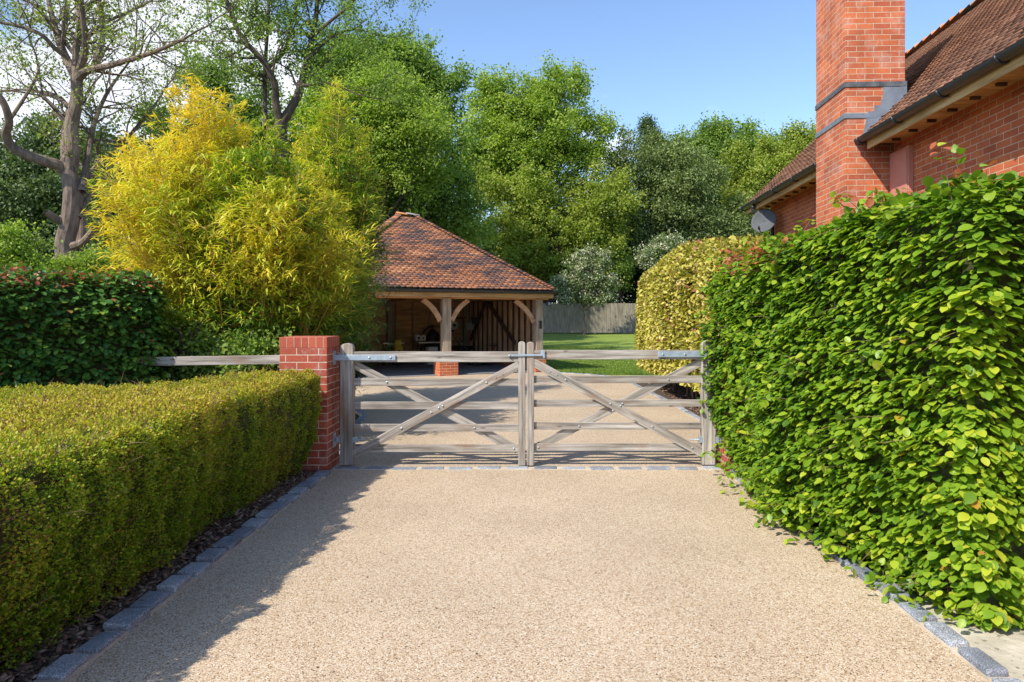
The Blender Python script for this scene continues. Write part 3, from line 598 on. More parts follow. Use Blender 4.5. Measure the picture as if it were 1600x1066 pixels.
def golden_hedge():
    root = thing('golden_hedge', (3.4, 13, 0), 'rounded golden yellow hedge with cream leaves on bare stems behind the right gate leaf', 'hedge')
    def warp(P):
        x, y, z = P[:, 0], P[:, 1], P[:, 2]; s = np.clip((4.4-x)/1.7, 0, 1)
        x = x+s*(np.interp(y, [9, 12, 15, 17.3], [.1, .0, -.06, -.02])+.06*np.sin(y*1.3)); z = z*np.interp(y, [9, 10.5, 13, 17.3], [.90, .95, .99, .965])+.03*np.sin(y*1.1)
        return np.column_stack([x, y, z])
    S, Nn = box_surface(66000, 2.62, 4.9, 9.2, 17.3, .42, 2.9, .6, ('-x', '-y', '+z', '+y')); W = warp(S); lm = lump(W, 1.6, 31); l2 = lump(W, 6, 32)
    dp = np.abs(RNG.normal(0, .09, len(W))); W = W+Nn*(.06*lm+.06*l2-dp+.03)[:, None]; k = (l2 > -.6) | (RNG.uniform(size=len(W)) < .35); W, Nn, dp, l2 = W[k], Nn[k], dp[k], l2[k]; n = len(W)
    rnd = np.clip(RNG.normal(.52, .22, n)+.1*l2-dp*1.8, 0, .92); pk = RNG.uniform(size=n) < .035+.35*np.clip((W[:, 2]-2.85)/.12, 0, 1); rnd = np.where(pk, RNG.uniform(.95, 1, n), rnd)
    V, Fc, A = leaves(W, Nn*.6+rsphere(n)*.8+np.array([0, 0, -.15]), Nn*.5+rsphere(n)*.6+np.array([0, 0, .7]), RNG.uniform(.05, .095, n), rnd, T_OVAL)
    link_mesh('foliage', np_mesh('foliage', V, Fc, A), M['golden'], root)
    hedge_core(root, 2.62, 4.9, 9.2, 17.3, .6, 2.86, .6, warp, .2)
    for i in range(12):
        y = 9.2+i*.66+random.uniform(-.15, .15); x = 3.05+random.uniform(-.12, .25)
        for q in range(3):
            m = MB(); m.tube([(x+.05*q, y, -.02), (x+random.uniform(-.08, .08), y+random.uniform(-.1, .1), .35), (x+random.uniform(-.2, .2), y+random.uniform(-.3, .3), .9)], [.028, .02, .014], 7); m.build('stem', M['bark_pale'], root)
golden_hedge()

# --- bamboo clumps
def bamboo(loc, n_culms, spread, hmin, hmax, nleaf, label, yellow, seedv, ell, fit):
    root = thing('bamboo_clump', loc, label, 'bamboo', 'bamboo clumps behind the left pillar'); base = Vector(loc); cm = MB(); pos = []; dirs = []; hts = []; rad = []
    for i in range(n_culms):
        a = random.uniform(0, 6.28); rr = math.sqrt(random.random()); b = base+Vector((math.cos(a)*spread[0]*rr*.55, math.sin(a)*spread[1]*rr*.55, 0))
        lean = Vector((math.cos(a)*spread[0], math.sin(a)*spread[1], 0))*rr*random.uniform(.35, .8); h = random.uniform(hmin, hmax)*(1-.22*rr)
        h = fit(b.x+lean.x*.7, h)
        pts = [b+lean*(t**1.7)+Vector((0, 0, h*(t-.10*t**3*rr))) for t in [k/9 for k in range(10)]]
        cm.tube(pts, [.013*(1-.75*k/9) for k in range(10)], 5, False)
        nn = int(h/.13)
        for k in range(nn):
            t = (k+random.random())/nn
            if t < .07: continue
            j = min(8, int(t*9)); f = t*9-j; p = pts[j].lerp(pts[j+1], f)
            bl = (.12+.62*math.sin(math.pi*min(1, t*.9+.08)))*random.uniform(.5, 1.1)
            for _ in range(2):
                a2 = random.uniform(0, 6.28); d = Vector((math.cos(a2), math.sin(a2), random.uniform(.25, .9)))+lean*.25; d.normalize()
                e = p+d*bl+Vector((0, 0, -.12*bl)); cm.tube([p, p.lerp(e, .5)+Vector((0, 0, .04*bl)), e], [.0035, .0025, .0012], 3, False)
                for s in (.3, .45, .6, .72, .84, .93, 1.0):
                    pos.append(p.lerp(e, s)); dirs.append(d); hts.append(t); rad.append(rr)
    Pn = np.array([p[:] for p in pos]); Dn = np.array([d[:] for d in dirs]); T = np.array(hts); RR = np.array(rad)
    rep = max(1, nleaf//len(Pn)+1); idx = np.repeat(np.arange(len(Pn)), rep); idx = idx[RNG.permutation(len(idx))[:nleaf]]
    P = Pn[idx]+RNG.normal(0, .03, (len(idx), 3)); D = Dn[idx]; n = len(P)
    tip = D*.95+rsphere(n)*.7+np.array([0, 0, -.22]); nr = rsphere(n)*.5+np.array([0, 0, 1.])
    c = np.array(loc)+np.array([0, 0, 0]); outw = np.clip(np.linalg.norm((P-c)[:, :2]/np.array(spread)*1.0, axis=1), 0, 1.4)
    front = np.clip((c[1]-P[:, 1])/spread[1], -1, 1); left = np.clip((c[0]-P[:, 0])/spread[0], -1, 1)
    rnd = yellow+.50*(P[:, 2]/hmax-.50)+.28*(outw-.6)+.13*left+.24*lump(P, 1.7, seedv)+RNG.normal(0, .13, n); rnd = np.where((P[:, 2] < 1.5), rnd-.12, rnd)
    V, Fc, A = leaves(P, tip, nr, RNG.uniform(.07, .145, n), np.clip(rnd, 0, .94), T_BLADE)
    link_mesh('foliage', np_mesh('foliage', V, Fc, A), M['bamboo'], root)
    cm.build('culm', M['culm'], root, merge=False)
def fit1(x, h): # height of the clump's outline along x (metres)
    return h*float(np.interp(x, [-5.8, -5.3, -5.0, -4.5, -4.2, -3.9, -3.4, -2.8, -2.4], [1.0, 1.12, 1.24, 1.06, 1.28, .96, 1.06, .92, .82]))
bamboo((-3.82, 9.2, 0), 200, (1.48, 1.4), 3.3, 4.45, 175000, 'big arching golden bamboo clump with yellow leaves behind the low hedge', .55, 4, None, fit1)
def fit2(x, h): return h*float(np.interp(x, [-4.5, -3.7, -3.2, -2.7, -2.2], [.8, 1.2, 1.28, .9, .75]))
bamboo((-3.62, 11.9, 0), 115, (1.02, 1.15), 3.6, 4.9, 85000, 'taller greener bamboo clump between the golden bamboo and the garage', .42, 8, None, fit2)

# ================================================================== PILLARS, FENCE RAIL, GATES
def pillar(x0, x1, label, hinge_x, side):
    root = thing('brick_pillar', ((x0+x1)/2, 7.2, 0), label, 'gate pillar', 'brick gate pillars')
    m = MB(); m.box(x0, x1, 6.97, 7.42, -.02, 1.265, (.03, .0)); m.build('brickwork', M['brick'], root, bevel=.004)
    m = MB(); m.box(x0-.002, x1+.002, 6.968, 7.422, 1.265, 1.378, (.02, -1.0)); m.build('coping', M['brick_edge'], root, bevel=.006)
    for z in (1.15, .285):
        hx = x1 if side > 0 else x0; m = MB(); m.box(min(hx, hx+side*.008), max(hx, hx+side*.008), 7.17, 7.27, z-.075, z+.075); p = m.build('hinge_plate', M['zinc'], root, bevel=.002)
        m = MB(); m.tube([(hx, 7.225, z), (hx+side*.055, 7.225, z)], .011, 8); m.tube([(hx+side*.055, 7.225, z-.03), (hx+side*.055, 7.225, z+.05)], .011, 8); m.build('hinge_pin', M['zinc'], p)
        for q in (-.055, .055):
            m = MB(); m.disc((hx+side*.008, 7.20, z+q), (side, 0, 0), .009, .006, 8); m.build('screw', M['bolt'], p)
pillar(-2.57, -2.085, 'square red brick gate pillar at the end of the low hedge, left of the gates', -2.085, 1)
pillar(2.005, 2.49, 'red brick gate pillar nearly buried in the tall beech hedge, right of the gates', 2.005, -1)

fr = thing('rail_fence', (-3.9, 7.3, 0), 'short weathered timber rail fence under the bamboo, joining the left pillar', 'fence')
for z, h in ((1.12, .095), (.66, .09)):
    m = MB(); m.beam((-2.575, 7.3, z+.01), (-4.35, 7.3, z-.015), .038, h); m.build('rail', M['grey_oak'], fr, bevel=.004)
for x in (-4.3,):
    m = MB(); m.beam((x, 7.37, -.02), (x, 7.37, 1.16), .1, .1, (0, 1, 0)); m.build('post', M['grey_oak'], fr, bevel=.006)

GY = 7.25
def round_top(w, z0, z1, flare=0, n=8):
    r = w/2; pts = [(-r, z0), (r, z0)]
    if flare: pts += [(r, z1-.22), (r+flare, z1-.16), (r+flare, z1-r*.7)]
    rr = r+flare; h = .62*rr if flare else .75*rr
    for k in range(n+1):
        a = math.pi*k/n; pts.append((rr*math.cos(a), z1-h+h*math.sin(a)))
    if flare: pts += [(-r-flare, z1-.16), (-r, z1-.22)]
    return pts
def stile(name, root, xa, xb, z0, z1, y0, y1, flare=0):
    m = MB(); m.prism(round_top(xb-xa, z0, z1, flare), ((xa+xb)/2, y0, 0), (1, 0, 0), (0, 0, 1), (0, 1, 0), y1-y0, along='y'); return m.build(name, M['grey_oak'], root, bevel=.006)
def bolt(root, x, y, z, r=.011):
    m = MB(); m.disc((x, y, z), (0, -1, 0), r, .004, 10, .006); m.build('bolt', M['bolt'], root)
def gate(label, xh, xm, rails, s, hinge, mst, ztop_h, ztop_m):
    """xh: outer x of hanging stile, s=+1 if the leaf runs to +x"""
    root = thing('gate_leaf', (xh, GY, 0), label, 'gate', 'pair of five bar field gates')
    a, b = sorted((xh, xh+s*.14)); stile('hanging_stile', root, a, b, .02, ztop_h, GY-.045, GY+.045, .0)
    stile('meeting_stile', root, mst[0], mst[1], .012, ztop_m, GY-.045, GY+.03)
    xi = xh+s*.135; xo = mst[0]+.01 if s > 0 else mst[1]-.01
    for i, (z0, z1) in enumerate(rails):
        m = MB(); y = GY-.002
        if i == 0: m.beam((xi, y, (z0+z1)/2), (xo, y, (z0+z1)/2), .072, z1-z0)
        else: m.beam((xi, y, (z0+z1)/2+.002), (xo, y, (z0+z1)/2), .026, z1-z0)
        m.build('rail', M['grey_oak'], root, bevel=.003)
    # braces: front runs from foot of hanging stile to head of the meeting stile, back the other way
    fa = Vector((xi+s*.0, GY-.027, rails[4][0]-.02)); fb = Vector((xo, GY-.027, rails[0][0]-.03))
    m = MB(); m.beam(fa, fb, .022, .092, (0, -1, 0)) if False else m.beam(fa, fb, .022, .088, (0, 0, 1)); m.build('front_brace', M['grey_oak'], root, bevel=.004)
    ba = Vector((xi, GY+.024, rails[0][0]-.03)); bb = Vector((xo-s*.02, GY+.024, rails[4][0]+.02))
    m = MB(); m.beam(ba, bb, .022, .088); m.build('back_brace', M['grey_oak'], root, bevel=.004)
    for i, (z0, z1) in enumerate(rails[1:]):
        z = (z0+z1)/2; t = (z-fa.z)/(fb.z-fa.z); x = fa.x+(fb.x-fa.x)*t
        bolt(root, x, GY-.038, z); t = (z-ba.z)/(bb.z-ba.z); x2 = ba.x+(bb.x-ba.x)*t
        if abs(x2-x) > .12: bolt(root, x2, GY-.015, z)
    xc = (fa.x+fb.x)/2
    bolt(root, xc+.03, GY-.038, (fa.z+fb.z)/2+.02); bolt(root, xc-.05, GY-.038, (fa.z+fb.z)/2-.03)
    for t in (.80, .86, .9): p = fa.lerp(fb, t); bolt(root, p.x, GY-.038, p.z, .007)
    # top strap hinge
    hx = xh-s*.06; zt = hinge[1]; m = MB(); m.box(min(hx, hinge[0]), max(hx, hinge[0]), GY-.056, GY-.0455, zt-.03, zt+.03); st = m.build('hinge_strap', M['zinc'], root, bevel=.004)
    for q in (.09, .36, .62) if True else (): 
        m = MB(); m.disc((xh+s*q*abs(hinge[0]-xh)/.68, GY-.056, zt), (0, -1, 0), .011, .004, 10, .006); m.build('strap_bolt', M['bolt'], st)
    # lower adjustable hinge
    m = MB(); m.tube([(xh-s*.06, GY-.02, .285), (xh+s*.27, GY-.02, .285)], .008, 8)
    lh = m.build('lower_hinge', M['zinc'], root)
    for q in (-.02, .15):
        m = MB(); c = xh+s*q; m.box(c-.018, c+.018, GY-.047, GY+.02, .255, .315); m.build('nut', M['zinc'], lh, bevel=.003)
    return root
RL = [(1.107, 1.216), (.851, .930), (.603, .682), (.368, .446), (.150, .230)]
RR_ = [(1.135, 1.232), (.881, .959), (.629, .704), (.390, .464), (.163, .240)]
gl = gate('left gate leaf of weathered oak, hung on the exposed brick pillar, wearing the latch plate', -2.02, -.062, RL, 1, (-1.43, 1.155), (-.137, -.062), 1.305, 1.325)
gr = gate('right gate leaf of weathered oak, its stile brushing the beech hedge and no latch plate', 1.945, -.045, RR_, -1, (1.335, 1.19), (-.046, .030), 1.338, 1.32)
m = MB(); y = GY-.045
m.prism([(-.245, -.012), (.125, -.006), (.125, -.05+.022), (.145, -.028), (.145, .055), (.105, .055), (.10, .014), (-.235, .010)], (0, y-.014, 1.178), (1, 0, 0), (0, 0, 1), (0, 1, 0), .012)
lt = m.build('latch', M['zinc'], gl, bevel=.003)
m = MB(); m.disc((-.23, y-.012, 1.177), (0, -1, 0), .012, .01, 10, .006); m.build('pivot', M['bolt'], lt)
m = MB(); m.tube([(-.085, GY-.0, .10), (-.085, GY, -.01)], .009, 8); m.build('drop_bolt', M['bolt'], gl)

# ================================================================== TILES
def tiles(O, a, s, inside, La, Ls, w=.165, g=.1, th=.014, clump=0, seed=3, var=1.0, jitter=.004):
    """tiles on a slope: O eave corner, a along eave, s up the slope; inside(u,v)->bool arrays"""
    O, a, s = (np.array(x, dtype=float) for x in (O, a, s)); n = np.cross(a, s); nr = int(Ls/g)+1; nc = int(La/w)+2; U = []; Vv = []
    for r_ in range(nr):
        u = (np.arange(nc)+(.5 if r_ % 2 else 0))*w-w*.5; U.append(u); Vv.append(np.full(nc, r_*g))
    U = np.concatenate(U); Vv = np.concatenate(Vv); k = inside(U+w/2, Vv+g*.4); U, Vv = U[k], Vv[k]; m = len(U)
    P = O+a*U[:, None]+s*Vv[:, None]+n*(.004+RNG.uniform(0, jitter, m))[:, None]; ww = w*.992; Lt = g*1.55
    low = n*.03; c = np.array([a*0+low, a*ww+low, a*ww+s*Lt+n*.004, s*Lt+n*.004, low-n*th, a*ww+low-n*th])
    V = P[:, None, :]+c[None]
    f = np.array([(0, 1, 2), (0, 2, 3), (4, 5, 1), (4, 1, 0), (1, 5, 2), (4, 0, 3)]); Fc = (f[None]+(np.arange(m)*6)[:, None, None]).reshape(-1, 3)
    row = np.round(Vv/g).astype(int); gi = np.floor(U/w/3.2+row*.73).astype(int); hs = np.random.default_rng(seed).uniform(0, 1, 4096)[(gi*131+row*977) % 4096]
    rnd = .5+(.62*hs+.38*RNG.uniform(0, 1, m)-.5)*var
    if clump:
        al = P@a/np.linalg.norm(a); q = np.column_stack([al*2.2, (P@s)*9, P@s*0]); rnd = np.clip(rnd*.9+.06+clump*lump(P, 1.8, seed)+.16*lump(q, 1.0, seed+1, 2), 0, 1)
    return V.reshape(-1, 3), Fc, np.repeat(rnd, 6)

# ================================================================== GARAGE (local frame: x along the front, y into it)
GA = math.atan2(.447, .894)
g = thing('cart_garage', (.2, 19.6, 0), 'open fronted oak garage with a hipped red clay tiled roof beyond the gates', 'garage', rotz=GA, local=True)
D, WL, WR = 5.8, -6.06, 0.0                      # depth and post positions
EA = 2.31; OV = .34
m = MB(); m.box(WL-.15, .15, -.1, D+.12, -.03, .012); m.build('floor_slab', M['slab'], g)
def plinth(x, y, w=.5):
    m = MB(); m.box(x-w/2, x+w/2, y-w/2, y+w/2, -.03, .38, (.05, .03)); return m.build('brick_plinth', M['brick_house'], g, bevel=.006)
for x in (WL, -2.79, 0): plinth(x, 0, .52 if x else .34)
def gpost(x, y, w=.2, z0=.38): m = MB(); m.beam((x, y, z0), (x, y, 2.07), w, w, (0, 1, 0)); return m.build('post', M['oak_grey'], g, bevel=.008)
gpost(-2.79, 0, .23); gpost(0, 0, .21); gpost(WL, 0, .21)
for x in (WL, -2.79, 0): gpost(x, D-.08, .2, 0)
m = MB(); m.beam((WL-.3, 0, 2.13), (.3, 0, 2.13), .17, .16); m.build('wall_plate', M['oak_dark'], g, bevel=.006)
m = MB(); m.beam((WL-.3, D, 2.13), (.3, D, 2.13), .17, .16); m.build('wall_plate', M['oak_dark'], g)
for x in (WL, -2.79, 0): m = MB(); m.beam((x, 0, 2.18), (x, D, 2.18), .17, .2); m.build('tie_beam', M['oak_dark'], g)
def brace(px_, pz, bx, bz, y=0, parent=g, th=.13, dep=.085):
    """curved brace from (px,pz) on the post to (bx,bz) on the beam"""
    n = 7; A = []; B = []; dx = bx-px_; dz = bz-pz; L = math.hypot(dx, dz); nx_, nz_ = dz/L, -dx/L
    if nx_*(1 if dx > 0 else -1) < 0: nx_, nz_ = -nx_, -nz_
    for k in range(n):
        t = k/(n-1); o = -.07*math.sin(math.pi*t); x = px_+dx*t-nx_*o*-1*0+(-nx_)*(.06*math.sin(math.pi*t)); z = pz+dz*t+(-nz_)*(.06*math.sin(math.pi*t)); A.append((x, z)); B.append((x+nx_*th, z+nz_*th))
    m = MB(); m.prism(A+B[::-1], (0, y-dep/2, 0), (1, 0, 0), (0, 0, 1), (0, 1, 0), dep); return m.build('brace', M['stud'], parent, bevel=.004)
brace(-2.79-.11, 1.50, -3.38, 2.06); brace(-2.79+.11, 1.50, -2.20, 2.06); brace(-.10, 1.46, -.68, 2.06); brace(WL+.1, 1.46, WL+.68, 2.06)
# side and back walls
bw = MB(); 
for k in range(14): z = .12+k*.148; bw.beam((WL, D+.06, z+.07), (.1, D+.06, z+.07), .022, .1475)
bw.build('back_boards', M['oak_dark'], g)
rw = MB()
for k in range(14): z = .12+k*.148; rw.beam((.11, 0.1, z+.07), (.11, D, z+.07), .022, .1475); 
rw.build('side_boards', M['black_board'], g)
lw = MB()
for k in range(14): z = .12+k*.148; lw.beam((WL-.11, .1, z+.07), (WL-.11, D, z+.07), .022, .1475)
lw.build('side_boards', M['oak_dark'], g)
for k in range(13): y = .35+k*.415; m = MB(); m.beam((.055, y, .1), (.055, y, 2.06), .085, .10, (0, 1, 0)); m.build('stud', M['stud'], g, bevel=.003)
for k in range(10): x = WL+.5+k*.6; m = MB(); m.beam((x, D+.0, .1), (x, D, 2.06), .05, .085, (0, 1, 0)); m.build('stud', M['stud'], g)
m = MB(); m.beam((-5.6, D-.06, 2.0), (-3.6, D-.06, 1.0), .05, .12); m.build('diagonal_brace', M['oak'], g)
m = MB(); m.beam((-.03, 3.6, 2.0), (-.03, 1.5, .75), .05, .12); m.build('diagonal_brace', M['black_board'], g)
m = MB(); m.beam((-.03, 3.8, 2.05), (-.03, 5.2, .75), .05, .12); m.build('diagonal_brace', M['black_board'], g)
m = MB(); m.box(WL-.11, .11, -.02, D+.1, -.02, .12); mm = MB()
mm.box(WL-.16, WL-.06, .3, D+.1, 0, .12); mm.box(.06, .16, .3, D+.1, 0, .12); mm.box(WL-.06, .06, D, D+.12, 0, .12); mm.build('brick_base', M['brick_house'], g)
# fascia + gutter
x0e, x1e, y0e, y1e = WL-.30, .32, -OV, D+OV
m = MB(); m.beam((x0e, y0e+.02, 2.165), (x1e, y0e+.02, 2.165), .03, .15); m.beam((x1e-.01, y0e+.04, 2.18), (x1e-.01, y1e, 2.18), .03, .17); m.beam((x0e, y0e+.04, 2.18), (x0e, y1e, 2.18), .03, .17); m.build('fascia', M['oak'], g)
m = MB(); m.box(x0e, x1e, y0e+.04, -.09, 2.085, 2.10); m.build('soffit', M['oak_dark'], g)
def gutter(p0, p1, r, parent, name='gutter', out=(0, -1, 0)):
    p0, p1 = Vector(p0), Vector(p1); out = Vector(out); m = MB(); n = 8; inn = []; ou = []
    for k in range(n+1):
        a = math.pi*k/n; ou.append((math.cos(a)*r, -math.sin(a)*r)); inn.append((math.cos(a)*(r-.006), -math.sin(a)*(r-.006)))
    m.prism(ou+inn[::-1], p0, out, (0, 0, 1), (p1-p0).normalized(), (p1-p0).length)
    for e in (p0, p1): m.prism(ou, e, out, (0, 0, 1), (p1-p0).normalized(), .006 if e is p0 else -.006)
    return m.build(name, M['gutter'], parent)
gt = gutter((x0e-.02, y0e-.075, 2.285), (x1e+.04, y0e-.075, 2.285), .085, g)
for k in range(6): x = x0e+.4+k*1.15; m = MB(); m.tube([Vector((x, y0e-.075+.09*math.cos(a), 2.285-.09*math.sin(a))) for a in [math.pi*q/6 for q in range(7)]], .008, 5); m.build('bracket', M['gutter'], gt)
# roof
zE = EA; run = (y1e-y0e)/2; rise = 2.32; Ls = math.hypot(run, rise); ym = (y0e+y1e)/2; xa, xb = x0e+run, x1e-run
if xb < xa: xa = xb = (xa+xb)/2
zR = zE+rise; rf = MB()
c = [(x0e, y0e, zE), (x1e, y0e, zE), (x1e, y1e, zE), (x0e, y1e, zE)]; ra, rb = (xa-.12, ym, zR), (xb+.12, ym, zR)
for f in ([c[0], c[1], rb, ra], [c[1], c[2], rb], [c[2], c[3], ra, rb], [c[3], c[0], ra], c[::-1]): rf.face(f, [(p[0], p[1]) for p in f])
xa, xb = ra[0], rb[0]
roof = rf.build('roof', M['black_board'], g)
def sl(O, a, s_, La, tl, tr):
    Lsl = Vector(s_).length; su = Vector(s_).normalized()
    return tiles(O, a, su, lambda U, V: (U > tl*V/Lsl) & (U < La-tr*V/Lsl) & (V < Lsl-.05), La, Lsl, clump=.18)
TP = [sl(c[0], (1, 0, 0), (0, run, rise), x1e-x0e, xa-x0e, x1e-xb), sl(c[1], (0, 1, 0), (xb-x1e, 0, rise), y1e-y0e, run, run), sl(c[2], (-1, 0, 0), (0, -run, rise), x1e-x0e, x1e-xb, xa-x0e), sl(c[3], (0, -1, 0), (xa-x0e, 0, rise), y1e-y0e, run, run)]
V, Fc, A = join(TP); link_mesh('roof_tiles', np_mesh('roof_tiles', V, Fc, A), M['tile'], g)
def bonnets(p0, p1, parent, r=.1, step=.105, mat='tile', name='hip_tiles', lift=.035):
    p0, p1 = Vector(p0), Vector(p1); d = (p1-p0); L = d.length; d.normalize(); sd_ = d.cross(Vector((0, 0, 1))).normalized(); up = sd_.cross(d); n = int(L/step); V = []; Fc = []; A = []
    for i in range(n):
        b = p0+d*(i*step); cr = random.random(); k0 = len(V)
        for (o, rr, zz) in ((0, r*1.12, .022), (step*1.35, r*.85, 0.0)):
            for k in range(7): a = math.pi*(.12+.76*k/6); V.append((b+d*o+sd_*(math.cos(a)*rr)+up*(math.sin(a)*rr*.75+zz+lift-r*.55))[:]); A.append(cr)
        for k in range(7): a = math.pi*(.12+.76*k/6); rr = r*1.0; V.append((b+sd_*(math.cos(a)*rr)+up*(math.sin(a)*rr*.75+lift-r*.55-.008))[:]); A.append(cr)
        for k in range(6): Fc += [(k0+k, k0+k+1, k0+k+8), (k0+k, k0+k+8, k0+k+7), (k0+14+k, k0+15+k, k0+k+1), (k0+14+k, k0+k+1, k0+k)]
    return link_mesh(name, np_mesh(name, np.array(V), np.array(Fc), np.array(A)), M[mat], parent)
for a_, b_ in ((c[0], ra), (c[1], rb), (c[2], rb), (c[3], ra)): bonnets(Vector(a_)+Vector((0, 0, .02)), Vector(b_)+Vector((0, 0, .02)), g)
bonnets((xa-.1, ym, zR+.03), (xb+.12, ym, zR+.03), g, .12, .3, 'ridge', 'ridge_tiles')
m = MB(); m.box(.16, .25, -.28, -.18, 1.88, 2.0); lm_ = m.build('security_light', M['gutter'], g, bevel=.01); m = MB(); m.box(.175, .235, -.286, -.28, 1.9, 1.97); m.build('lens', M['zinc'], lm_)
m = MB(); m.box(-.02, .06, -.13, -.105, 1.22, 1.45); m.build('switch_box', M['gutter'], g, bevel=.008)
def gw(x, y, z=0): return Vector((.2+x*math.cos(GA)-y*math.sin(GA), 19.6+x*math.sin(GA)+y*math.cos(GA), z))

# ---------------- things kept in the garage
def simple(name, mb, mat, label, cat, origin, group=None): o = mb.build(name, mat, None, origin, bevel=.006); o['label'] = label; o['category'] = cat; (group and o.__setitem__('group', group)); return o
M['yellow'] = plain_mat('yellow_machine_paint', (.62, .42, .03), .45, 0, .15, 8, 0); M['white'] = plain_mat('white_plastic', (.66, .65, .60), .5, 0, .1, 8, 0)
M['black'] = plain_mat('black_plastic', (.02, .02, .022), .5, 0, .3, 8, .1); M['red'] = plain_mat('red_paint', (.5, .035, .03), .4, 0, .15, 8, 0); M['green'] = plain_mat('green_paint', (.02, .20, .05), .4, 0, .15, 8, 0)
M['alu'] = plain_mat('aluminium', (.62, .63, .64), .4, .7, .1, 8, 0); M['card'] = plain_mat('cardboard', (.40, .28, .16), .8, 0, .15, 8, 0); M['blue'] = plain_mat('blue_fabric', (.03, .04, .12), .8, 0, .3, 8, 0)
def bench(x, y, label, w=.8):
    o = thing('workbench', gw(x, y), label, 'workbench', 'folding workbenches in the garage', rotz=GA, local=True)
    m = MB(); m.box(-w/2, w/2, -.25, .25, .68, .72); m.build('top', M['alu'], o, bevel=.004)
    for sx in (-1, 1):
        for sy in (-1, 1): m = MB(); m.beam((sx*(w/2-.02), sy*.24, .01), (sx*(w/2-.12), sy*.18, .68), .035, .035); m.build('leg', M['black'], o)
    m = MB(); m.beam((-w/2+.07, -.2, .3), (w/2-.07, -.2, .3), .03, .03); m.build('crossbar', M['black'], o)
bench(-3.05, 4.5, 'silver topped workbench beside the yellow machine', .7); bench(-1.85, 4.5, 'silver topped workbench under the white machine', .75)
o = thing('table_saw', gw(-3.0, 4.0), 'yellow boxy power machine standing at the left workbench', 'power tool', rotz=GA, local=True)
m = MB(); m.box(-.12, .14, -.15, .15, .3, .62); m.box(-.1, .1, -.1, .1, .62, .82); m.build('housing', M['yellow'], o, bevel=.02)
m = MB(); m.disc((0, -.15, .45), (0, -1, 0), .05, .02, 12); m.build('motor_cap', M['black'], o)
for sx in (-1, 1): m = MB(); m.beam((sx*.14, 0, .01), (sx*.1, 0, .32), .03, .2); m.build('leg', M['black'], o)
o = thing('mitre_saw', gw(-2.1, 4.5, .72), 'white and black bench machine standing on the right workbench', 'power tool', rotz=GA, local=True)
m = MB(); m.prism([(-.16, 0), (.15, 0), (.17, .10), (.12, .20), (-.02, .17), (-.15, .21), (-.18, .08)], (0, -.12, .04), (1, 0, 0), (0, 0, 1), (0, 1, 0), .24); m.build('housing', M['white'], o, bevel=.015)
for xx, rr in ((-.09, .045), (.07, .035)): m = MB(); m.disc((xx, -.12, .13), (0, -1, 0), rr, .03, 14); m.build('dial', M['black'], o)
m = MB(); m.tube([(.1, 0, .3), (.3, 0, .5), (.45, -.02, .52)], .035, 8); m.build('handle', M['black'], o)
m = MB(); m.box(-.25, .25, -.15, .15, 0, .04); m.build('base', M['black'], o)
m = MB(); m.tube([gw(-1.5, 5.1, .02), gw(-1.5, 5.1, .5), gw(-1.45, 5.1, .95), gw(-1.5, 5.08, 1.15)], [.2, .26, .22, .05], 12); simple('rubbish_bag', m, M['black'], 'bulging black bag standing against the back boards behind the white machine', 'bag', gw(-1.5, 5.1))
def box_thing(x, y, w_, d_, h_, mat, label, name='storage_box'):
    o = thing(name, gw(x, y), label, 'box', 'boxes on the garage floor', rotz=GA, local=True); m = MB(); m.box(-w_/2, w_/2, -d_/2, d_/2, .013, h_); m.build('body', M[mat], o, bevel=.01)
    m = MB(); m.box(-w_/2-.01, w_/2+.01, -d_/2-.01, d_/2+.01, h_, h_+.025); m.build('lid', M[mat], o, bevel=.006)
box_thing(-1.9, 3.9, .32, .3, .55, 'white', 'small white box under the right workbench'); box_thing(-.95, 4.4, .36, .3, .62, 'card', 'cardboard carton right of the middle post'); box_thing(-2.75, 5.2, .4, .3, .5, 'blue', 'dark blue box under the left workbench')
def tool(x, y, lean, h, mat, label, head, hm='bolt'):
    o = thing('garden_tool', gw(x, y), label, 'garden tool', 'garden tools leaning in the garage', rotz=GA, local=True)
    m = MB(); m.tube([(0, 0, .03), (lean, .12, h)], .018, 7); m.build('shaft', M[mat], o)
    m = MB()
    if head == 'rake':
        m.beam((lean-.2, .12, h), (lean+.2, .12, h), .03, .03)
        for k in range(7): m.beam((lean-.18+k*.06, .12, h), (lean-.18+k*.06, .06, h+.08), .01, .01)
    elif head == 'spade': m.prism([(-.09, -.25), (.09, -.25), (.1, .02), (-.1, .02)], (lean, .12, h+.22), (1, 0, 0), (0, 0, 1), (0, 1, 0), .015)
    else: m.prism([(-.12, 0), (.12, 0), (.18, .25), (.06, .22), (0, .26), (-.06, .22), (-.18, .25)], (lean, .12, h), (1, 0, 0), (0, 0, 1), (0, 1, 0), .02)
    m.build('head', M[hm], o)
tool(-.75, 5.2, -.1, 1.45, 'stud', 'wooden handled spade leaning in the back corner', 'spade'); tool(-.5, 5.1, .1, 1.5, 'stud', 'rake leaning head up in the back corner', 'rake', 'black')
tool(-.33, 4.7, .15, 1.1, 'red', 'red handled fork leaning on the studs', 'fork', 'bolt'); tool(-.3, 4.2, .12, 1.3, 'black', 'black broom leaning on the studs', 'fork', 'black'); tool(-.3, 2.9, .25, .62, 'red', 'short red handled tool leaning low on the side studs', 'rake', 'black')
o = thing('hose_reel', gw(-.55, 5.6, 1.25), 'pale round reel hanging on the back wall above the leaning tools', 'reel', rotz=GA, local=True)
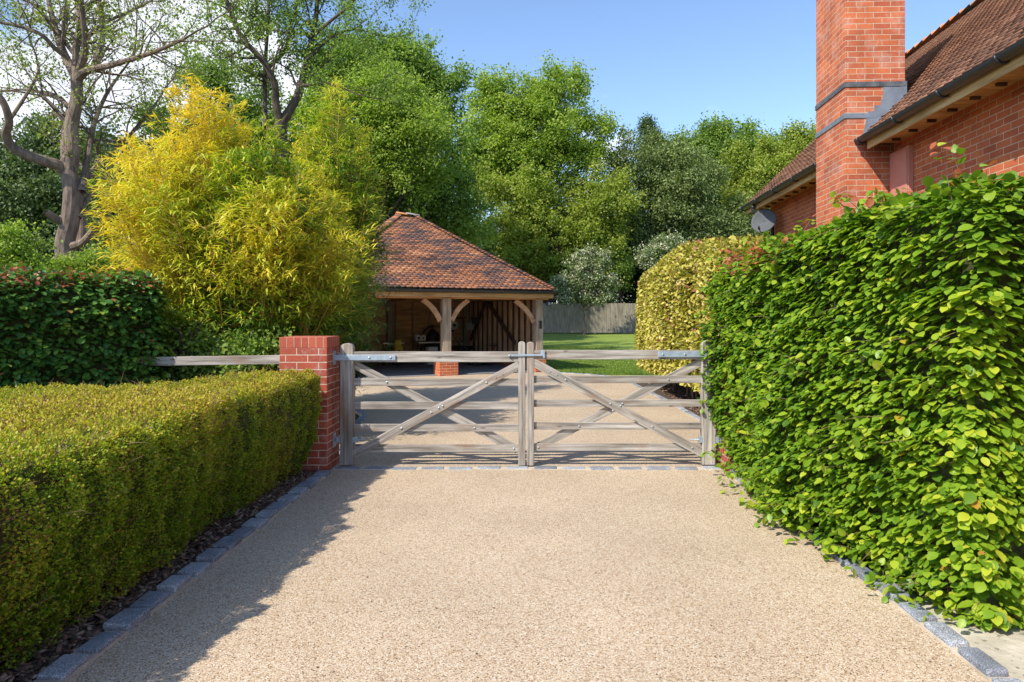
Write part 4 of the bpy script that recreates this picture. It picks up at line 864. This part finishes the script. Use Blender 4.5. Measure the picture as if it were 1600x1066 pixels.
m = MB(); m.disc((0, .0, 0), (0, -1, 0), .17, .10, 20, .05); m.build('drum', M['white'], o); m = MB(); m.disc((0, -.14, 0), (0, -1, 0), .05, .04, 12); m.build('hub', M['black'], o); m = MB(); m.box(-.03, .03, 0.0, .1, -.25, .2); m.build('bracket', M['black'], o)
o = thing('lawn_mower', gw(-.75, 2.6), 'green lawn mower parked inside the right bay of the garage', 'lawn mower', rotz=GA, local=True)
m = MB(); m.prism([(-.3, .1), (.3, .1), (.28, .26), (.1, .34), (-.2, .32), (-.3, .24)], (0, -.22, 0), (1, 0, 0), (0, 0, 1), (0, 1, 0), .44); m.build('deck', M['green'], o, bevel=.03)
m = MB(); m.box(-.12, .1, -.12, .12, .33, .45); m.build('engine', M['black'], o, bevel=.02)
for sx in (-.25, .25):
    for sy in (-.25, .25): m = MB(); m.disc((sx, sy-.02 if sy < 0 else sy, .11), (0, 1, 0), .1, .04, 16); m.build('wheel', M['black'], o)
m = MB(); m.tube([(-.3, -.2, .25), (-.75, -.2, .9), (-.75, .2, .9), (-.3, .2, .25)], .015, 6); m.build('handle', M['black'], o)
o = thing('wheelbarrow', gw(-.9, 4.0), 'dark wheelbarrow among the tools in the back right corner', 'wheelbarrow', rotz=GA+.6, local=True)
m = MB(); m.prism([(-.25, .3), (.25, .3), (.42, .58), (-.42, .6)], (0, -.28, 0), (1, 0, 0), (0, 0, 1), (0, 1, 0), .56); m.build('tray', M['black'], o, bevel=.03)
m = MB(); m.disc((.5, -.03, .18), (0, 1, 0), .17, .06, 18); m.build('wheel', M['black'], o)
for sy in (-.2, .2): m = MB(); m.tube([(.5, sy*.3, .18), (-.2, sy, .32), (-.8, sy*1.3, .5)], .015, 6); m.build('handle', M['red'], o); m = MB(); m.tube([(-.2, sy, .32), (-.28, sy, .02)], .015, 6); m.build('leg', M['red'], o)

# ================================================================== HOUSE (local frame: y along the wall away from us, x into the house)
HA = -math.atan(.042)
h = thing('brick_house', (4.87, 9.17, 0), 'orange brick house with brown tiled roof and big chimney behind the tall hedge', 'house', rotz=HA, local=True)
V0, V1 = -11.5, 5.32; WZ = 3.90; HW = 5.1
m = MB(); 
m.box(0, HW, V0, V1, -.05, WZ, (0, 0))
wall = m.build('wall', M['brick_house'], h)
GU, GZ = -.45, 3.95; RX, RZ = HW/2, 6.78; sl_ = (RZ-GZ)/(RX-GU)
for vv in (V0+.003, V1-.233):
    m = MB(); m.prism([(0, WZ), (HW, WZ), (RX, WZ+(RX)*sl_*.9)], (0, vv, 0), (1, 0, 0), (0, 0, 1), (0, 1, 0), .23); m.build('gable', M['brick_house'], h)
rv0, rv1 = V0-.45, 5.85
m = MB(); th = .07
for sgn, e in ((1, GU+.04), (-1, HW-GU-.04)):
    m.prism([(e, GZ+.03), (RX, GZ+.03+(RX-GU-.04)*sl_), (RX, GZ-.06+(RX-GU-.04)*sl_), (e, GZ-.05)], (0, rv0, 0), (1, 0, 0), (0, 0, 1), (0, 1, 0), rv1-rv0)
m.build('roof', M['black_board'], h)
Lr = math.hypot(RX-GU, RZ-GZ)
def notch(U, V):   # leave the chimney's footprint free of tiles on the near slope
    v_ = rv1-U; return ~((v_ > -.02) & (v_ < 1.07) & (V < .78)) & (V < Lr-.03)
s1 = Vector((RX-GU, 0, RZ-GZ)).normalized(); s2 = Vector((-(RX-GU), 0, RZ-GZ)).normalized()
TP = [tiles((GU+.01, rv1, GZ+.02), (0, -1, 0), s1, notch, rv1-rv0, Lr, clump=.08, var=.6), tiles((HW-GU-.01, rv0, GZ+.02), (0, 1, 0), s2, lambda U, V: V < Lr-.03, rv1-rv0, Lr, clump=.10)]
V, Fc, A = join(TP); link_mesh('roof_tiles', np_mesh('roof_tiles', V, Fc, A), M['tile_house'], h)
bonnets((RX, rv0, RZ+.05), (RX, rv1, RZ+.05), h, .125, .3, 'ridge', 'ridge_tiles')
for (a_, b_) in ((rv0, -.02), (1.07, rv1-.02)):
    gt = gutter((GU-.02, a_, GZ+.01), (GU-.02, b_, GZ+.01), .068, h, out=(-1, 0, 0)); n = max(2, int((b_-a_)/.9))
    for k in range(n):
        v_ = a_+.3+(b_-a_-.4)*k/(n-1)
        m = MB(); m.tube([Vector((GU-.02+.075*math.cos(a), v_, GZ+.01-.075*math.sin(a))) for a in [math.pi*q/6 for q in range(7)]], .012, 5); m.build('bracket', M['gutter'], gt)
    m = MB(); m.beam((GU+.05, a_, GZ-.07), (GU+.05, b_-.12, GZ-.07), .025, .15); m.build('fascia', M['oak'], h)
    m = MB(); m.box(GU+.07, 0, a_, b_-.1, GZ-.06, GZ-.045); m.build('soffit', M['oak_dark'], h)
    nr = int((b_-a_)/.42)
    for k in range(nr): v_ = a_+.25+k*.42; m = MB(); m.beam((GU+.26, v_, GZ-.075), (GU+.36, v_, GZ-.075), .03, .035); m.build('rafter_foot', M['black_board'], h)
# chimney
CU0, CU1, CV1 = -.64, .15, 1.05; z1c = GZ+.62; z2c = GZ+.2
ch = MB(); ch.box(CU0, CU1, 0, CV1, -.05, 8.3, (.04, .02)); chim = ch.build('chimney', M['brick_chimney'], h, bevel=.004)
m = MB(); m.box(CU0-.05, CU1+.05, -.05, CV1+.05, 7.6, 7.85); m.build('corbel', M['brick_chimney'], chim)
def zc(py): return EYE-(py-CY)/F*9.17
for zz, x_end in ((zc(131.5), CU1+.012), (zc(180.5), -.22)):
    m = MB(); m.box(CU0-.012, x_end, -.012, CV1+.012, zz-.035, zz+.035); m.build('lead_band', M['lead_dark'] if zz > 4.6 else M['lead'], chim, bevel=.004)
# stepped flashing on the chimney's front face, following the roof slope
st = [];
for k in range(6):
    x = CU0+.30+k*.085; zt = GZ+.10+(x-GU)*sl_+.19; st += [(x, zt), (x+.085, zt)]
low = [(x, GZ+.03+(x-GU)*sl_) for x in (CU0+.30+.51, GU+.04)]
x_hi = CU0+.30+.51
m = MB(); m.prism(st[:1]+[p for p in st[1:]]+low, (0, -.001, 0), (1, 0, 0), (0, 0, 1), (0, -1, 0), .008); m.build('flashing', M['lead'], chim)
m = MB(); m.box(-.14, CU1+.01, -.006, 0, zc(131)-.46, zc(131)-.036); m.build('flashing', M['lead'], chim)
m = MB(); x = GU-.0; m.prism([(GU+.04, GZ+.055), (CU1+.2, GZ+.055+(CU1+.2-GU-.04)*sl_), (CU1+.2, GZ+.07+(CU1+.2-GU-.04)*sl_), (GU+.04, GZ+.07)], (0, -.15, 0), (1, 0, 0), (0, 0, 1), (0, 1, 0), .15); m.build('lead_tray', M['lead'], chim)
# pink cabinet on the wall beside the chimney
m = MB(); m.box(-.07, 0, -.52, -.03, 2.75, 3.76); cb = m.build('wall_cabinet', M['cabinet'], h, bevel=.006)
m = MB(); m.box(-.082, -.07, -.50, -.1, 2.79, 3.72); m.build('door', M['cabinet'], cb, bevel=.004)
# downpipe
m = MB(); v_ = 5.0; m.tube([(GU-.02, v_, GZ-.04), (GU-.02, v_, GZ-.16), (GU+.02, v_, GZ-.24), (-.12, v_, GZ-.42), (-.07, v_, GZ-.52), (-.07, v_, 0)], .034, 10); dpipe = m.build('downpipe', M['gutter'], h)
m = MB(); m.tube([(GU-.02, v_, GZ-.07), (GU-.02, v_, GZ-.13)], .042, 10); m.build('collar', M['gutter'], dpipe)
# satellite dish
dl = Vector((4.87-.33+.042*4.75, 9.17+4.7, 3.50)); dish = thing('satellite_dish', dl, 'dark grey satellite dish beside the downpipe at the far corner of the house', 'satellite dish')
ax = Vector((-.52, -.72, .38)).normalized(); t_ = ax.cross(Vector((0, 0, 1))).normalized(); b_ = t_.cross(ax); V = []; Fc = []; nR, nA = 6, 28
for i in range(nR+1):
    for k in range(nA): rr = .27*i/nR; a = 2*math.pi*k/nA; V.append((dl+t_*(math.cos(a)*rr*.92)+b_*(math.sin(a)*rr)+ax*(rr*rr*.9))[:])
for i in range(nR):
    for k in range(nA): Fc.append((i*nA+k, i*nA+(k+1) % nA, (i+1)*nA+(k+1) % nA, (i+1)*nA+k))
me = bpy.data.meshes.new('reflector'); me.from_pydata(V, [], Fc); me.polygons.foreach_set('use_smooth', [True]*len(Fc)); me.update(); ro = link_mesh('reflector', me, M['dish'], dish)
sm = ro.modifiers.new('solid', 'SOLIDIFY'); sm.thickness = .008; 
m = MB(); m.tube([dl-b_*.25, dl-b_*.31+ax*.12, dl-b_*.30+ax*.26], .010, 6); m.build('feed_arm', M['black'], dish)
m = MB(); m.tube([dl-b_*.30+ax*.24, dl-b_*.27+ax*.29], .022, 10); m.build('receiver', M['black'], dish)
m = MB(); m.tube([dl-ax*.01, dl-ax*.08, dl+Vector((.05, .02, -.3)), dl+Vector((.32, .02, -.32))], .018, 8); m.build('bracket', M['black'], dish)

# ================================================================== PANEL FENCE
fy = 42.6; fz = slope(fy)
pf = thing('board_fence', (2, fy, fz), 'grey vertical board fence along the back of the lawn', 'fence')
x = -7.0
while x < 12:
    m = MB()
    for k in range(15): m.beam((x+.06+k*.12, fy-.012*(k % 2), fz+.02), (x+.06+k*.12, fy-.012*(k % 2), fz+1.86+random.uniform(-.01, .01)), .118 if k % 2 else .145, .011, (0, 1, 0))
    for z in (.3, 1.0, 1.65): m.beam((x, fy+.05, fz+z), (x+1.8, fy+.05, fz+z), .08, .07)
    m.build('panel', M['fence'], pf, merge=False)
    m = MB(); m.beam((x-.01, fy+.06, fz-.1), (x-.01, fy+.06, fz+1.92), .1, .1, (0, 1, 0)); m.build('post', M['fence'], pf); x += 1.83

# ================================================================== TREES
def clump_leaves(centres, radii, n, leaf, flat=.75, rbias=None, seed=1, shell=.55, tmpl=T_DIAMOND):
    centres = np.array(centres); radii = np.array(radii); wgt = radii**2/np.sum(radii**2); idx = RNG.choice(len(centres), n, p=wgt)
    d = rsphere(n); u = RNG.uniform(size=n)**.5; rr = radii[idx]*(shell+(1-shell)*u)*RNG.uniform(.6, 1.25, n)
    tf_ = 13; nt_ = n//tf_+1; sel = np.repeat(np.arange(nt_), tf_)[:n]; idx = idx[:nt_][sel] if nt_ <= len(idx) else idx; d = d[:nt_][sel]; rr = rr[:nt_][sel]
    inner = (RNG.uniform(size=nt_) < .22)[sel]; rr = np.where(inner, radii[idx]*RNG.uniform(0, 1, nt_)[sel], rr)
    jit = RNG.normal(0, leaf*1.35, (n, 3))*np.array([1, 1, .55]); tb = RNG.normal(0, .13, nt_)[sel]
    P = centres[idx]+d*rr[:, None]*np.array([1, 1, flat]); P += (lump(P, 2.2/np.median(radii), seed)*.28*radii[idx])[:, None]*d+jit
    tip = d*.5+rsphere(n)+np.array([0, 0, -.25]); nr = d*.35+rsphere(n)*.7+np.array([0, 0, .75])
    rnd = np.clip(RNG.normal(.45, .14, n)+tb+.12*d[:, 2]+RNG.normal(0, .17, len(centres))[idx]+.1*(rr/radii[idx]-.6), 0, 1)
    return leaves(P, tip, nr, RNG.uniform(leaf*.7, leaf*1.35, n), rnd, tmpl)
def tree(name, label, ells, Y, base_px, n, leaf, mat, bark='bark_dark', rad=.28, cl=.95, ncl=70, group='trees and bushes beyond the drive', spread=.8, trunk_r=.25, sprays=.22, cat='tree'):
    """ells: crown lobes given as (px, py, rx, ry) at distance Y"""
    z0 = slope(Y); bx = (base_px-CX)/F*Y; root = thing(name, (bx, Y, z0-.03), label, cat, group); s = Y/F
    areas = [e[2]*e[3] for e in ells]; cen = []; rds = []
    for e, a in zip(ells, areas):
        k = max(5, int(2.1*ncl*a/sum(areas))); c0 = at(e[0], e[1], Y); rx, rz = e[2]*s, e[3]*s; ry = (rx+rz)/2*spread
        for _ in range(k):
            d = rsphere(1)[0]; q = RNG.uniform(.2, 1)**.55*1.0
            if d[1] > .3 and RNG.uniform() < .6: d[1] = -d[1]
            jj = RNG.normal(0, .13, 3)
            cen.append((c0.x+(d[0]*q+jj[0])*rx, c0.y+(d[1]*q+jj[1])*ry, max(z0+.3, c0.z+(d[2]*q+jj[2])*rz))); rds.append(cl*.72*(.4+1.0*RNG.beta(1.3, 2.2))*1.15)
    if cat == 'tree':       # leading shoots that roughen the outline
        for e in ells:
            c0 = at(e[0], e[1], Y); rx, rz = e[2]*s, e[3]*s
            for _ in range(7):
                th_ = RNG.uniform(.15, 2.99); p = Vector((c0.x+math.cos(th_)*rx*.92, c0.y+RNG.uniform(-.4, .3)*rx, c0.z+math.sin(th_)*rz*.92)); dr = Vector((math.cos(th_)*.5+RNG.normal(0, .2), 0, .9)).normalized()
                for q_ in range(4): cen.append((p+dr*(q_*cl*.30))[:]); rds.append(cl*(.42-.085*q_))
    V, Fc, A = clump_leaves(cen, rds, int(n*1.02), leaf*.88, seed=random.randint(1, 999))
    # loose sprays breaking the outline
    k = int(n*sprays); ix = RNG.choice(len(cen), k); d = rsphere(k); cn = np.array(cen)[ix]; rr = np.array(rds)[ix]*RNG.uniform(.9, 1.9, k); dq = np.round(d*2.2)/2.2; dq = unit(dq+1e-3)
    kt = np.repeat(np.arange(k//11+1), 11)[:k]; cn = cn[kt]; dq = d[kt]; rr = np.minimum(rr[kt], np.array(rds)[ix][kt]*1.5); P = cn+dq*rr[:, None]+RNG.normal(0, leaf*1.2, (k, 3)); V2, F2, A2 = leaves(P, rsphere(k), rsphere(k)+np.array([0, 0, .6]), RNG.uniform(leaf*.6, leaf*1.1, k), RNG.uniform(.3, 1, k), T_DIAMOND)
    V, Fc, A = join([(V, Fc, A), (V2, F2, A2)]); V[:, 2] = np.maximum(V[:, 2], z0+.02)
    link_mesh('crown', np_mesh('crown', V, Fc, A), M[mat], root)
    mb = MB(); cen_s = sorted(cen, key=lambda p: p[2]); top = max(p[2] for p in cen); b0 = Vector((bx, Y, z0-.1)); mid = Vector(np.mean(np.array(cen), axis=0)); tt = Vector((mid.x, mid.y, top-1.8*cl if cl > .6 else top-.6*cl))
    spine = [b0.lerp(tt, t)+Vector((math.sin(t*5+Y)*.18, math.cos(t*4)*.15, 0))*(t > 0) for t in [q/7 for q in range(8)]]
    mb.tube(spine, [trunk_r*(1-.85*q/7) for q in range(8)], 9); mb.build('trunk', M[bark], root, merge=False); lb = MB()
    for p in random.sample(cen, min(len(cen), 80)):
        p = Vector(p); t = min(.92, max(.12, (p.z-z0)/(top-z0)*.75-.05)); j = t*7; i = int(j); a = spine[i].lerp(spine[min(7, i+1)], j-i); mdl = a.lerp(p, .55)+Vector((random.uniform(-.25, .25), random.uniform(-.25, .25), random.uniform(0, .35)))
        r0 = max(.025, trunk_r*.42*(1-t)); lb.tube([a, a.lerp(mdl, .5)+Vector((0, 0, .08)), mdl, p], [r0, r0*.75, r0*.5, r0*.18], 5, False)
    lb.build('limbs', M[bark], root, merge=False)
    return root
TR = tree
TR('broadleaf_tree', 'dark green ivy clad tree mass behind the pale bare trunk at the far left', [(40, 330, 110, 115), (150, 345, 90, 95), (60, 262, 75, 45), (-60, 300, 90, 110)], 27, 60, 52000, .15, 'lf_dark', ncl=95, cl=.9)
TR('broadleaf_tree', 'dark bushy evergreen between the bare trunk and the golden bamboo', [(225, 330, 70, 110), (215, 400, 80, 60)], 25, 225, 30000, .14, 'lf_dark', ncl=60, cl=.85)
TR('broadleaf_tree', 'green tree with sky showing through it, behind the top of the golden bamboo', [(318, 135, 34, 30), (285, 210, 50, 45), (385, 165, 45, 40), (350, 230, 90, 50), (420, 260, 100, 60)], 30, 340, 27000, .15, 'lf_mid', ncl=70, cl=.75)
TR('broadleaf_tree', 'tall rich green tree rising above the garage roof', [(585, 135, 65, 58), (640, 118, 48, 42), (680, 160, 42, 50), (550, 130, 60, 60)], 36, 610, 46000, .18, 'lf_mid', ncl=85, cl=1.0)
TR('broadleaf_tree', 'bright spring green tree between the bamboo tip and the garage ridge', [(590, 185, 60, 62), (550, 240, 75, 75), (640, 240, 70, 75), (500, 210, 55, 55)], 30, 570, 46000, .15, 'lf_bright', ncl=90, cl=.85)
TR('broadleaf_tree', 'dark green tree directly behind the garage ridge', [(680, 260, 55, 75), (620, 320, 80, 55), (700, 340, 60, 60), (560, 330, 60, 60)], 34, 660, 42000, .17, 'lf_mid', ncl=80, cl=1.0)
TR('broadleaf_tree', 'tall yellow green tree in the middle, its two headed crown against the sky', [(785, 172, 40, 42), (864, 160, 48, 44), (822, 215, 88, 60), (905, 225, 45, 35), (770, 250, 60, 65), (850, 290, 85, 60)], 47, 830, 70000, .21, 'lf_bright', ncl=150, cl=1.1, sprays=.2, trunk_r=.35)
TR('broadleaf_tree', 'leafy lower tree with yellow green sprays right of the garage roof', [(790, 330, 80, 55), (870, 370, 75, 60), (935, 330, 50, 60), (820, 400, 60, 50), (930, 400, 50, 50)], 45, 840, 42000, .20, 'lf_lime', ncl=100, cl=.95, sprays=.2)
TR('evergreen_tree', 'dull olive evergreen tree behind the white flowering tree', [(1000, 275, 50, 60), (1065, 300, 62, 60), (970, 350, 60, 60), (1040, 370, 80, 55), (1110, 360, 60, 50)], 48, 1030, 56000, .20, 'lf_olive', ncl=110, cl=1.1)
TR('conifer', 'slim dark pointed treetop poking above the olive evergreen', [(1013, 232, 13, 30), (1012, 205, 6, 12)], 50, 1014, 4000, .18, 'lf_dark', ncl=16, cl=.5, trunk_r=.12)
TR('broadleaf_tree', 'green round topped tree left of the house chimney', [(1118, 238, 50, 28), (1060, 258, 45, 28), (1100, 270, 60, 50), (1165, 255, 50, 45), (1130, 320, 70, 50)], 56, 1120, 52000, .24, 'lf_mid', ncl=95, cl=1.2)
TR('broadleaf_tree', 'light green tree meeting the house eaves', [(1240, 252, 55, 34), (1185, 290, 60, 50), (1250, 310, 60, 60), (1290, 240, 60, 28), (1180, 350, 60, 45)], 50, 1210, 54000, .21, 'lf_lime', ncl=95, cl=1.1)
TR('flowering_tree', 'small white flowering tree standing on the lawn in front of the fence', [(918, 418, 36, 14), (900, 440, 38, 12), (935, 445, 30, 12), (925, 402, 22, 9), (890, 462, 26, 10), (940, 465, 22, 9)], 39.5, 912, 11000, .13, 'lf_white', 'bark_pale', ncl=46, cl=.33, trunk_r=.10)
TR('flowering_shrub', 'white flowering shrub showing over the top of the golden hedge', [(1048, 392, 36, 17), (1015, 400, 22, 16)], 40, 1040, 10000, .13, 'lf_white', 'bark_pale', ncl=30, cl=.4, trunk_r=.08, cat='shrub')
TR('shrub', 'light green shrub over the top of the dark beech hedge, left of the trunk', [(25, 415, 60, 45), (-60, 400, 60, 50)], 12.5, 20, 14000, .075, 'lf_bright', ncl=40, cl=.3, trunk_r=.05, cat='shrub')
TR('shrub', 'pale flecked shrub at the foot of the bare trunk behind the beech hedge', [(130, 430, 50, 22), (190, 425, 45, 28)], 13.5, 140, 14000, .07, 'lf_bright', ncl=40, cl=.3, trunk_r=.05, cat='shrub')
TR('shrub', 'leafy green shrub hanging over the timber rail at the foot of the bamboo', [(250, 520, 26, 40), (300, 548, 40, 20), (390, 550, 45, 14), (330, 580, 80, 25)], 7.95, 340, 8000, .065, 'lf_mid', ncl=50, cl=.22, trunk_r=.03, cat='shrub')
TR('shrub', 'small bright green shrub between the white tree and the golden hedge', [(968, 425, 18, 30)], 44.5, 968, 5000, .13, 'lf_mid', ncl=20, cl=.45, trunk_r=.06, cat='shrub')

# dark undergrowth row: copies of two bushes
def copy_tree(o, parent=None):
    c_ = o.copy(); C.objects.link(c_)
    if parent: c_.parent = parent
    for ch_ in list(o.children): copy_tree(ch_, c_)
    return c_
bush = TR('undergrowth_bush', 'dark undergrowth bush behind the board fence', [(830, 440, 95, 65), (780, 390, 60, 50), (880, 385, 60, 55)], 54, 830, 24000, .27, 'lf_dark', ncl=60, cl=1.4, group='dark undergrowth bushes at the back of the trees', cat='bush')
spots = [(-34, 30, 1.0), (-27.5, 34, .9), (-22, 36, 1.0), (-17, 40, 1.0), (-13, 42, .95), (-9, 46, 1.0), (-4.6, 50, .9), (4.8, 53, .95), (9.5, 54, 1.05), (14.5, 55, 1.1), (20, 55, 1.2), (26, 50, 1.2)]
wh = ['at the far left edge of the wood', 'behind the ivy clad tree', 'left of the golden bamboo top', 'behind the golden bamboo', 'behind the greener bamboo', 'behind the garage ridge', 'behind the garage eaves', 'behind the white flowering tree', 'left of the golden hedge', 'behind the golden hedge', 'behind the satellite dish', 'behind the house eaves']
for (x_, y_, s_), t_l in zip(spots, wh):
    o = copy_tree(bush); o.location = (x_, y_, slope(y_)-.03); o.rotation_euler = (0, 0, random.uniform(-.5, .5)); o.scale = (s_, s_, s_*random.uniform(.8, 1.05)); o['label'] = 'dark undergrowth bush '+t_l

# --- traced, branching trees
class Grower:
    def __init__(s): s.mb = MB(); s.tips = []
    def limb(s, pts, r0, r1, n=9): 
        k = len(pts); s.mb.tube(pts, [r0+(r1-r0)*i/(k-1) for i in range(k)], n, False)
    def grow(s, p, d, L, r, depth, up=.12, wob=.35, kids=3, leafy=2):
        n = 5; pts = [p]; q = p.copy(); d = d.normalized()
        for i in range(n):
            d = (d+Vector(rsphere(1)[0])*wob*.45+Vector((0, 0, up*.4))).normalized(); q = q+d*(L/n); pts.append(q.copy())
        s.mb.tube(pts, [r*(1-.7*i/n) for i in range(n+1)], 6 if r > .04 else 4 if r > .012 else 3, False)
        if depth <= leafy: s.tips += pts[2:]
        if depth > 0:
            for k in range(kids):
                t = random.uniform(.3, 1); i = min(n-1, int(t*n)); b = pts[i].lerp(pts[i+1], t*n-i); ax_ = Vector(rsphere(1)[0]); nd = (d+ax_*.95).normalized()
                s.grow(b, nd, L*random.uniform(.5, .75), r*.5*(1-.3*t), depth-1, up, wob, kids, leafy)
def smooth(pts, n=4):
    out = []
    for i in range(len(pts)-1):
        p0 = pts[max(i-1, 0)]; p1 = pts[i]; p2 = pts[i+1]; p3 = pts[min(i+2, len(pts)-1)]
        for k in range(n):
            t = k/n; out.append(.5*((2*p1)+(p2-p0)*t+(2*p0-5*p1+4*p2-p3)*t*t+(3*p1-p0-3*p2+p3)*t**3))
    out.append(pts[-1]); return out
def traced_tree(name, label, Y, limbs, trunk_n, bark, leafmat, nleaf, leafsz, twL, depth, dens, tuft, seed):
    random.seed(seed); z0 = slope(Y); l0 = limbs[0][0][0]; base = at(l0[0], 0, Y); root = thing(name, (base.x, Y, z0-.03), label, 'tree', 'trees and bushes beyond the drive')
    G = Grower(); T = Grower()
    for li, (pl, r0, r1, dy) in enumerate(limbs):
        pts = [at(a, b, Y+dy*i/(len(pl)-1)+(0)) for i, (a, b) in enumerate(pl)]
        if li == 0: pts[0].z = z0-.1
        sp = smooth(pts); (T if li < trunk_n else G).limb(sp, r0, r1, 12 if r0 > .12 else 8)
        if r1 >= .2 or pl[-1][1] > 300: continue
        k = len(sp); L = sum((sp[i+1]-sp[i]).length for i in range(k-1))
        for _ in range(int(L*dens) if li >= trunk_n else 0):
            t = random.uniform(.3 if li else .8, 1)
            i = min(k-2, int(t*(k-1))); p = sp[i].lerp(sp[i+1], random.random()); d0 = (sp[i+1]-sp[i]).normalized(); d = (d0*.7+Vector(rsphere(1)[0])*.9+Vector((0, 0, .15))).normalized()
            rr = (r0+(r1-r0)*t)*.45; G.grow(p, d, twL*random.uniform(.6, 1.2), min(max(rr, .016), .06), depth, .10, .5, 3, 2)
        G.grow(sp[-1], (sp[-1]-sp[-2]).normalized(), twL*1.3, r1, depth, .10, .45, 4, 2)
    T.mb.build('trunk', M[bark], root, merge=False); G.mb.build('branches', M[bark], root, merge=False)
    tp = np.array([t[:] for t in G.tips]); keep = RNG.choice(len(tp), min(len(tp), max(1, nleaf//tuft)), replace=False); cc = tp[keep]; c_ = np.repeat(cc, tuft, axis=0); n = len(c_)
    P = c_+RNG.normal(0, leafsz*1.25, (n, 3)); V, Fc, A = leaves(P, rsphere(n)+np.array([0, 0, -.3]), rsphere(n)*.6+np.array([0, 0, .8]), RNG.uniform(leafsz*.7, leafsz*1.4, n), np.clip(RNG.normal(.5, .22, n), 0, 1), T_DIAMOND)
    link_mesh('crown', np_mesh('crown', V, Fc, A), M[leafmat], root)
L1 = [([(104, 600), (106, 440), (101, 385), (110, 345), (113, 300), (107, 268)], .235, .19, 0),
      ([(106, 275), (114, 236), (111, 197), (120, 158), (119, 118)], .18, .125, 0),
      ([(106, 272), (90, 258), (71, 252), (40, 242), (18, 228), (9, 210), (14, 189), (4, 158), (-25, 120), (-40, 60)], .15, .055, -1.5),
      ([(104, 262), (101, 235), (102, 195), (112, 160)], .09, .06, .5),
      ([(120, 125), (98, 79), (83, 32), (70, -30)], .11, .05, 1), ([(121, 120), (133, 79), (130, 32), (122, -40)], .11, .04, -1),
      ([(122, 122), (138, 110), (173, 102), (236, 83), (290, 60)], .11, .03, -1.5), ([(145, 108), (161, 55), (154, 0), (165, -60)], .08, .03, 1),
      ([(118, 325), (130, 284), (146, 268), (169, 244), (205, 209), (244, 161)], .13, .03, 2), ([(128, 300), (136, 252), (146, 197), (165, 150), (189, 114)], .10, .03, 1.5), ([(122, 340), (135, 312), (158, 291), (180, 285)], .08, .03, 1),
      ([(108, 92), (85, 75), (59, 51), (0, 35), (-60, 30)], .07, .025, -1), ([(125, 95), (100, 60), (105, 20), (95, -30)], .06, .03, 2), ([(133, 60), (165, 35), (220, 10), (270, -20)], .05, .02, 1),
      ([(14, 189), (40, 150), (60, 110), (50, 70)], .05, .02, 1), ([(116, 170), (80, 150), (40, 140), (-10, 145)], .05, .02, 1.5),
      ([(108, 352), (90, 343), (72, 331)], .10, .075, -.4), ([(112, 385), (130, 378), (146, 358)], .11, .06, -.4), ([(118, 600), (120, 450), (126, 380), (126, 320)], .13, .1, .7)]
traced_tree('ash_tree', 'big sparse tree with a pale knotty trunk, sawn stumps and thin leafage at the left', 17, L1, 4, 'bark_pale', 'lf_ash', 19000, .07, 1.35, 2, 3.8, 9, 5)
L2 = [([(445, 600), (440, 400), (437, 240), (439, 193)], .32, .20, 0), ([(439, 195), (465, 150), (477, 106), (492, 40), (498, -30)], .15, .06, 1), ([(438, 195), (431, 160), (429, 130), (410, 95), (378, 59), (362, 24), (348, -20)], .13, .05, -1),
      ([(428, 128), (418, 108), (445, 79), (455, 40), (468, -10)], .09, .04, 1), ([(414, 200), (414, 170), (414, 110), (418, 47), (421, -10)], .09, .04, 1.5), ([(470, 135), (512, 130), (545, 142)], .06, .02, -1), ([(478, 95), (510, 65), (544, 47), (575, 50)], .06, .02, 1), ([(485, 60), (520, 30), (550, 5), (565, -20)], .06, .02, -1),
      ([(405, 90), (370, 90), (340, 75)], .05, .02, 1), ([(380, 60), (400, 20), (395, -20)], .05, .02, .5)]
traced_tree('forked_tree', 'dark branched forked tree with mid green leaves rising out of the bamboo top', 22, L2, 1, 'bark_dark', 'lf_mid', 27000, .085, 1.5, 2, 3.4, 6, 9)
print('tris', sum(len(m.polygons) for m in bpy.data.meshes))
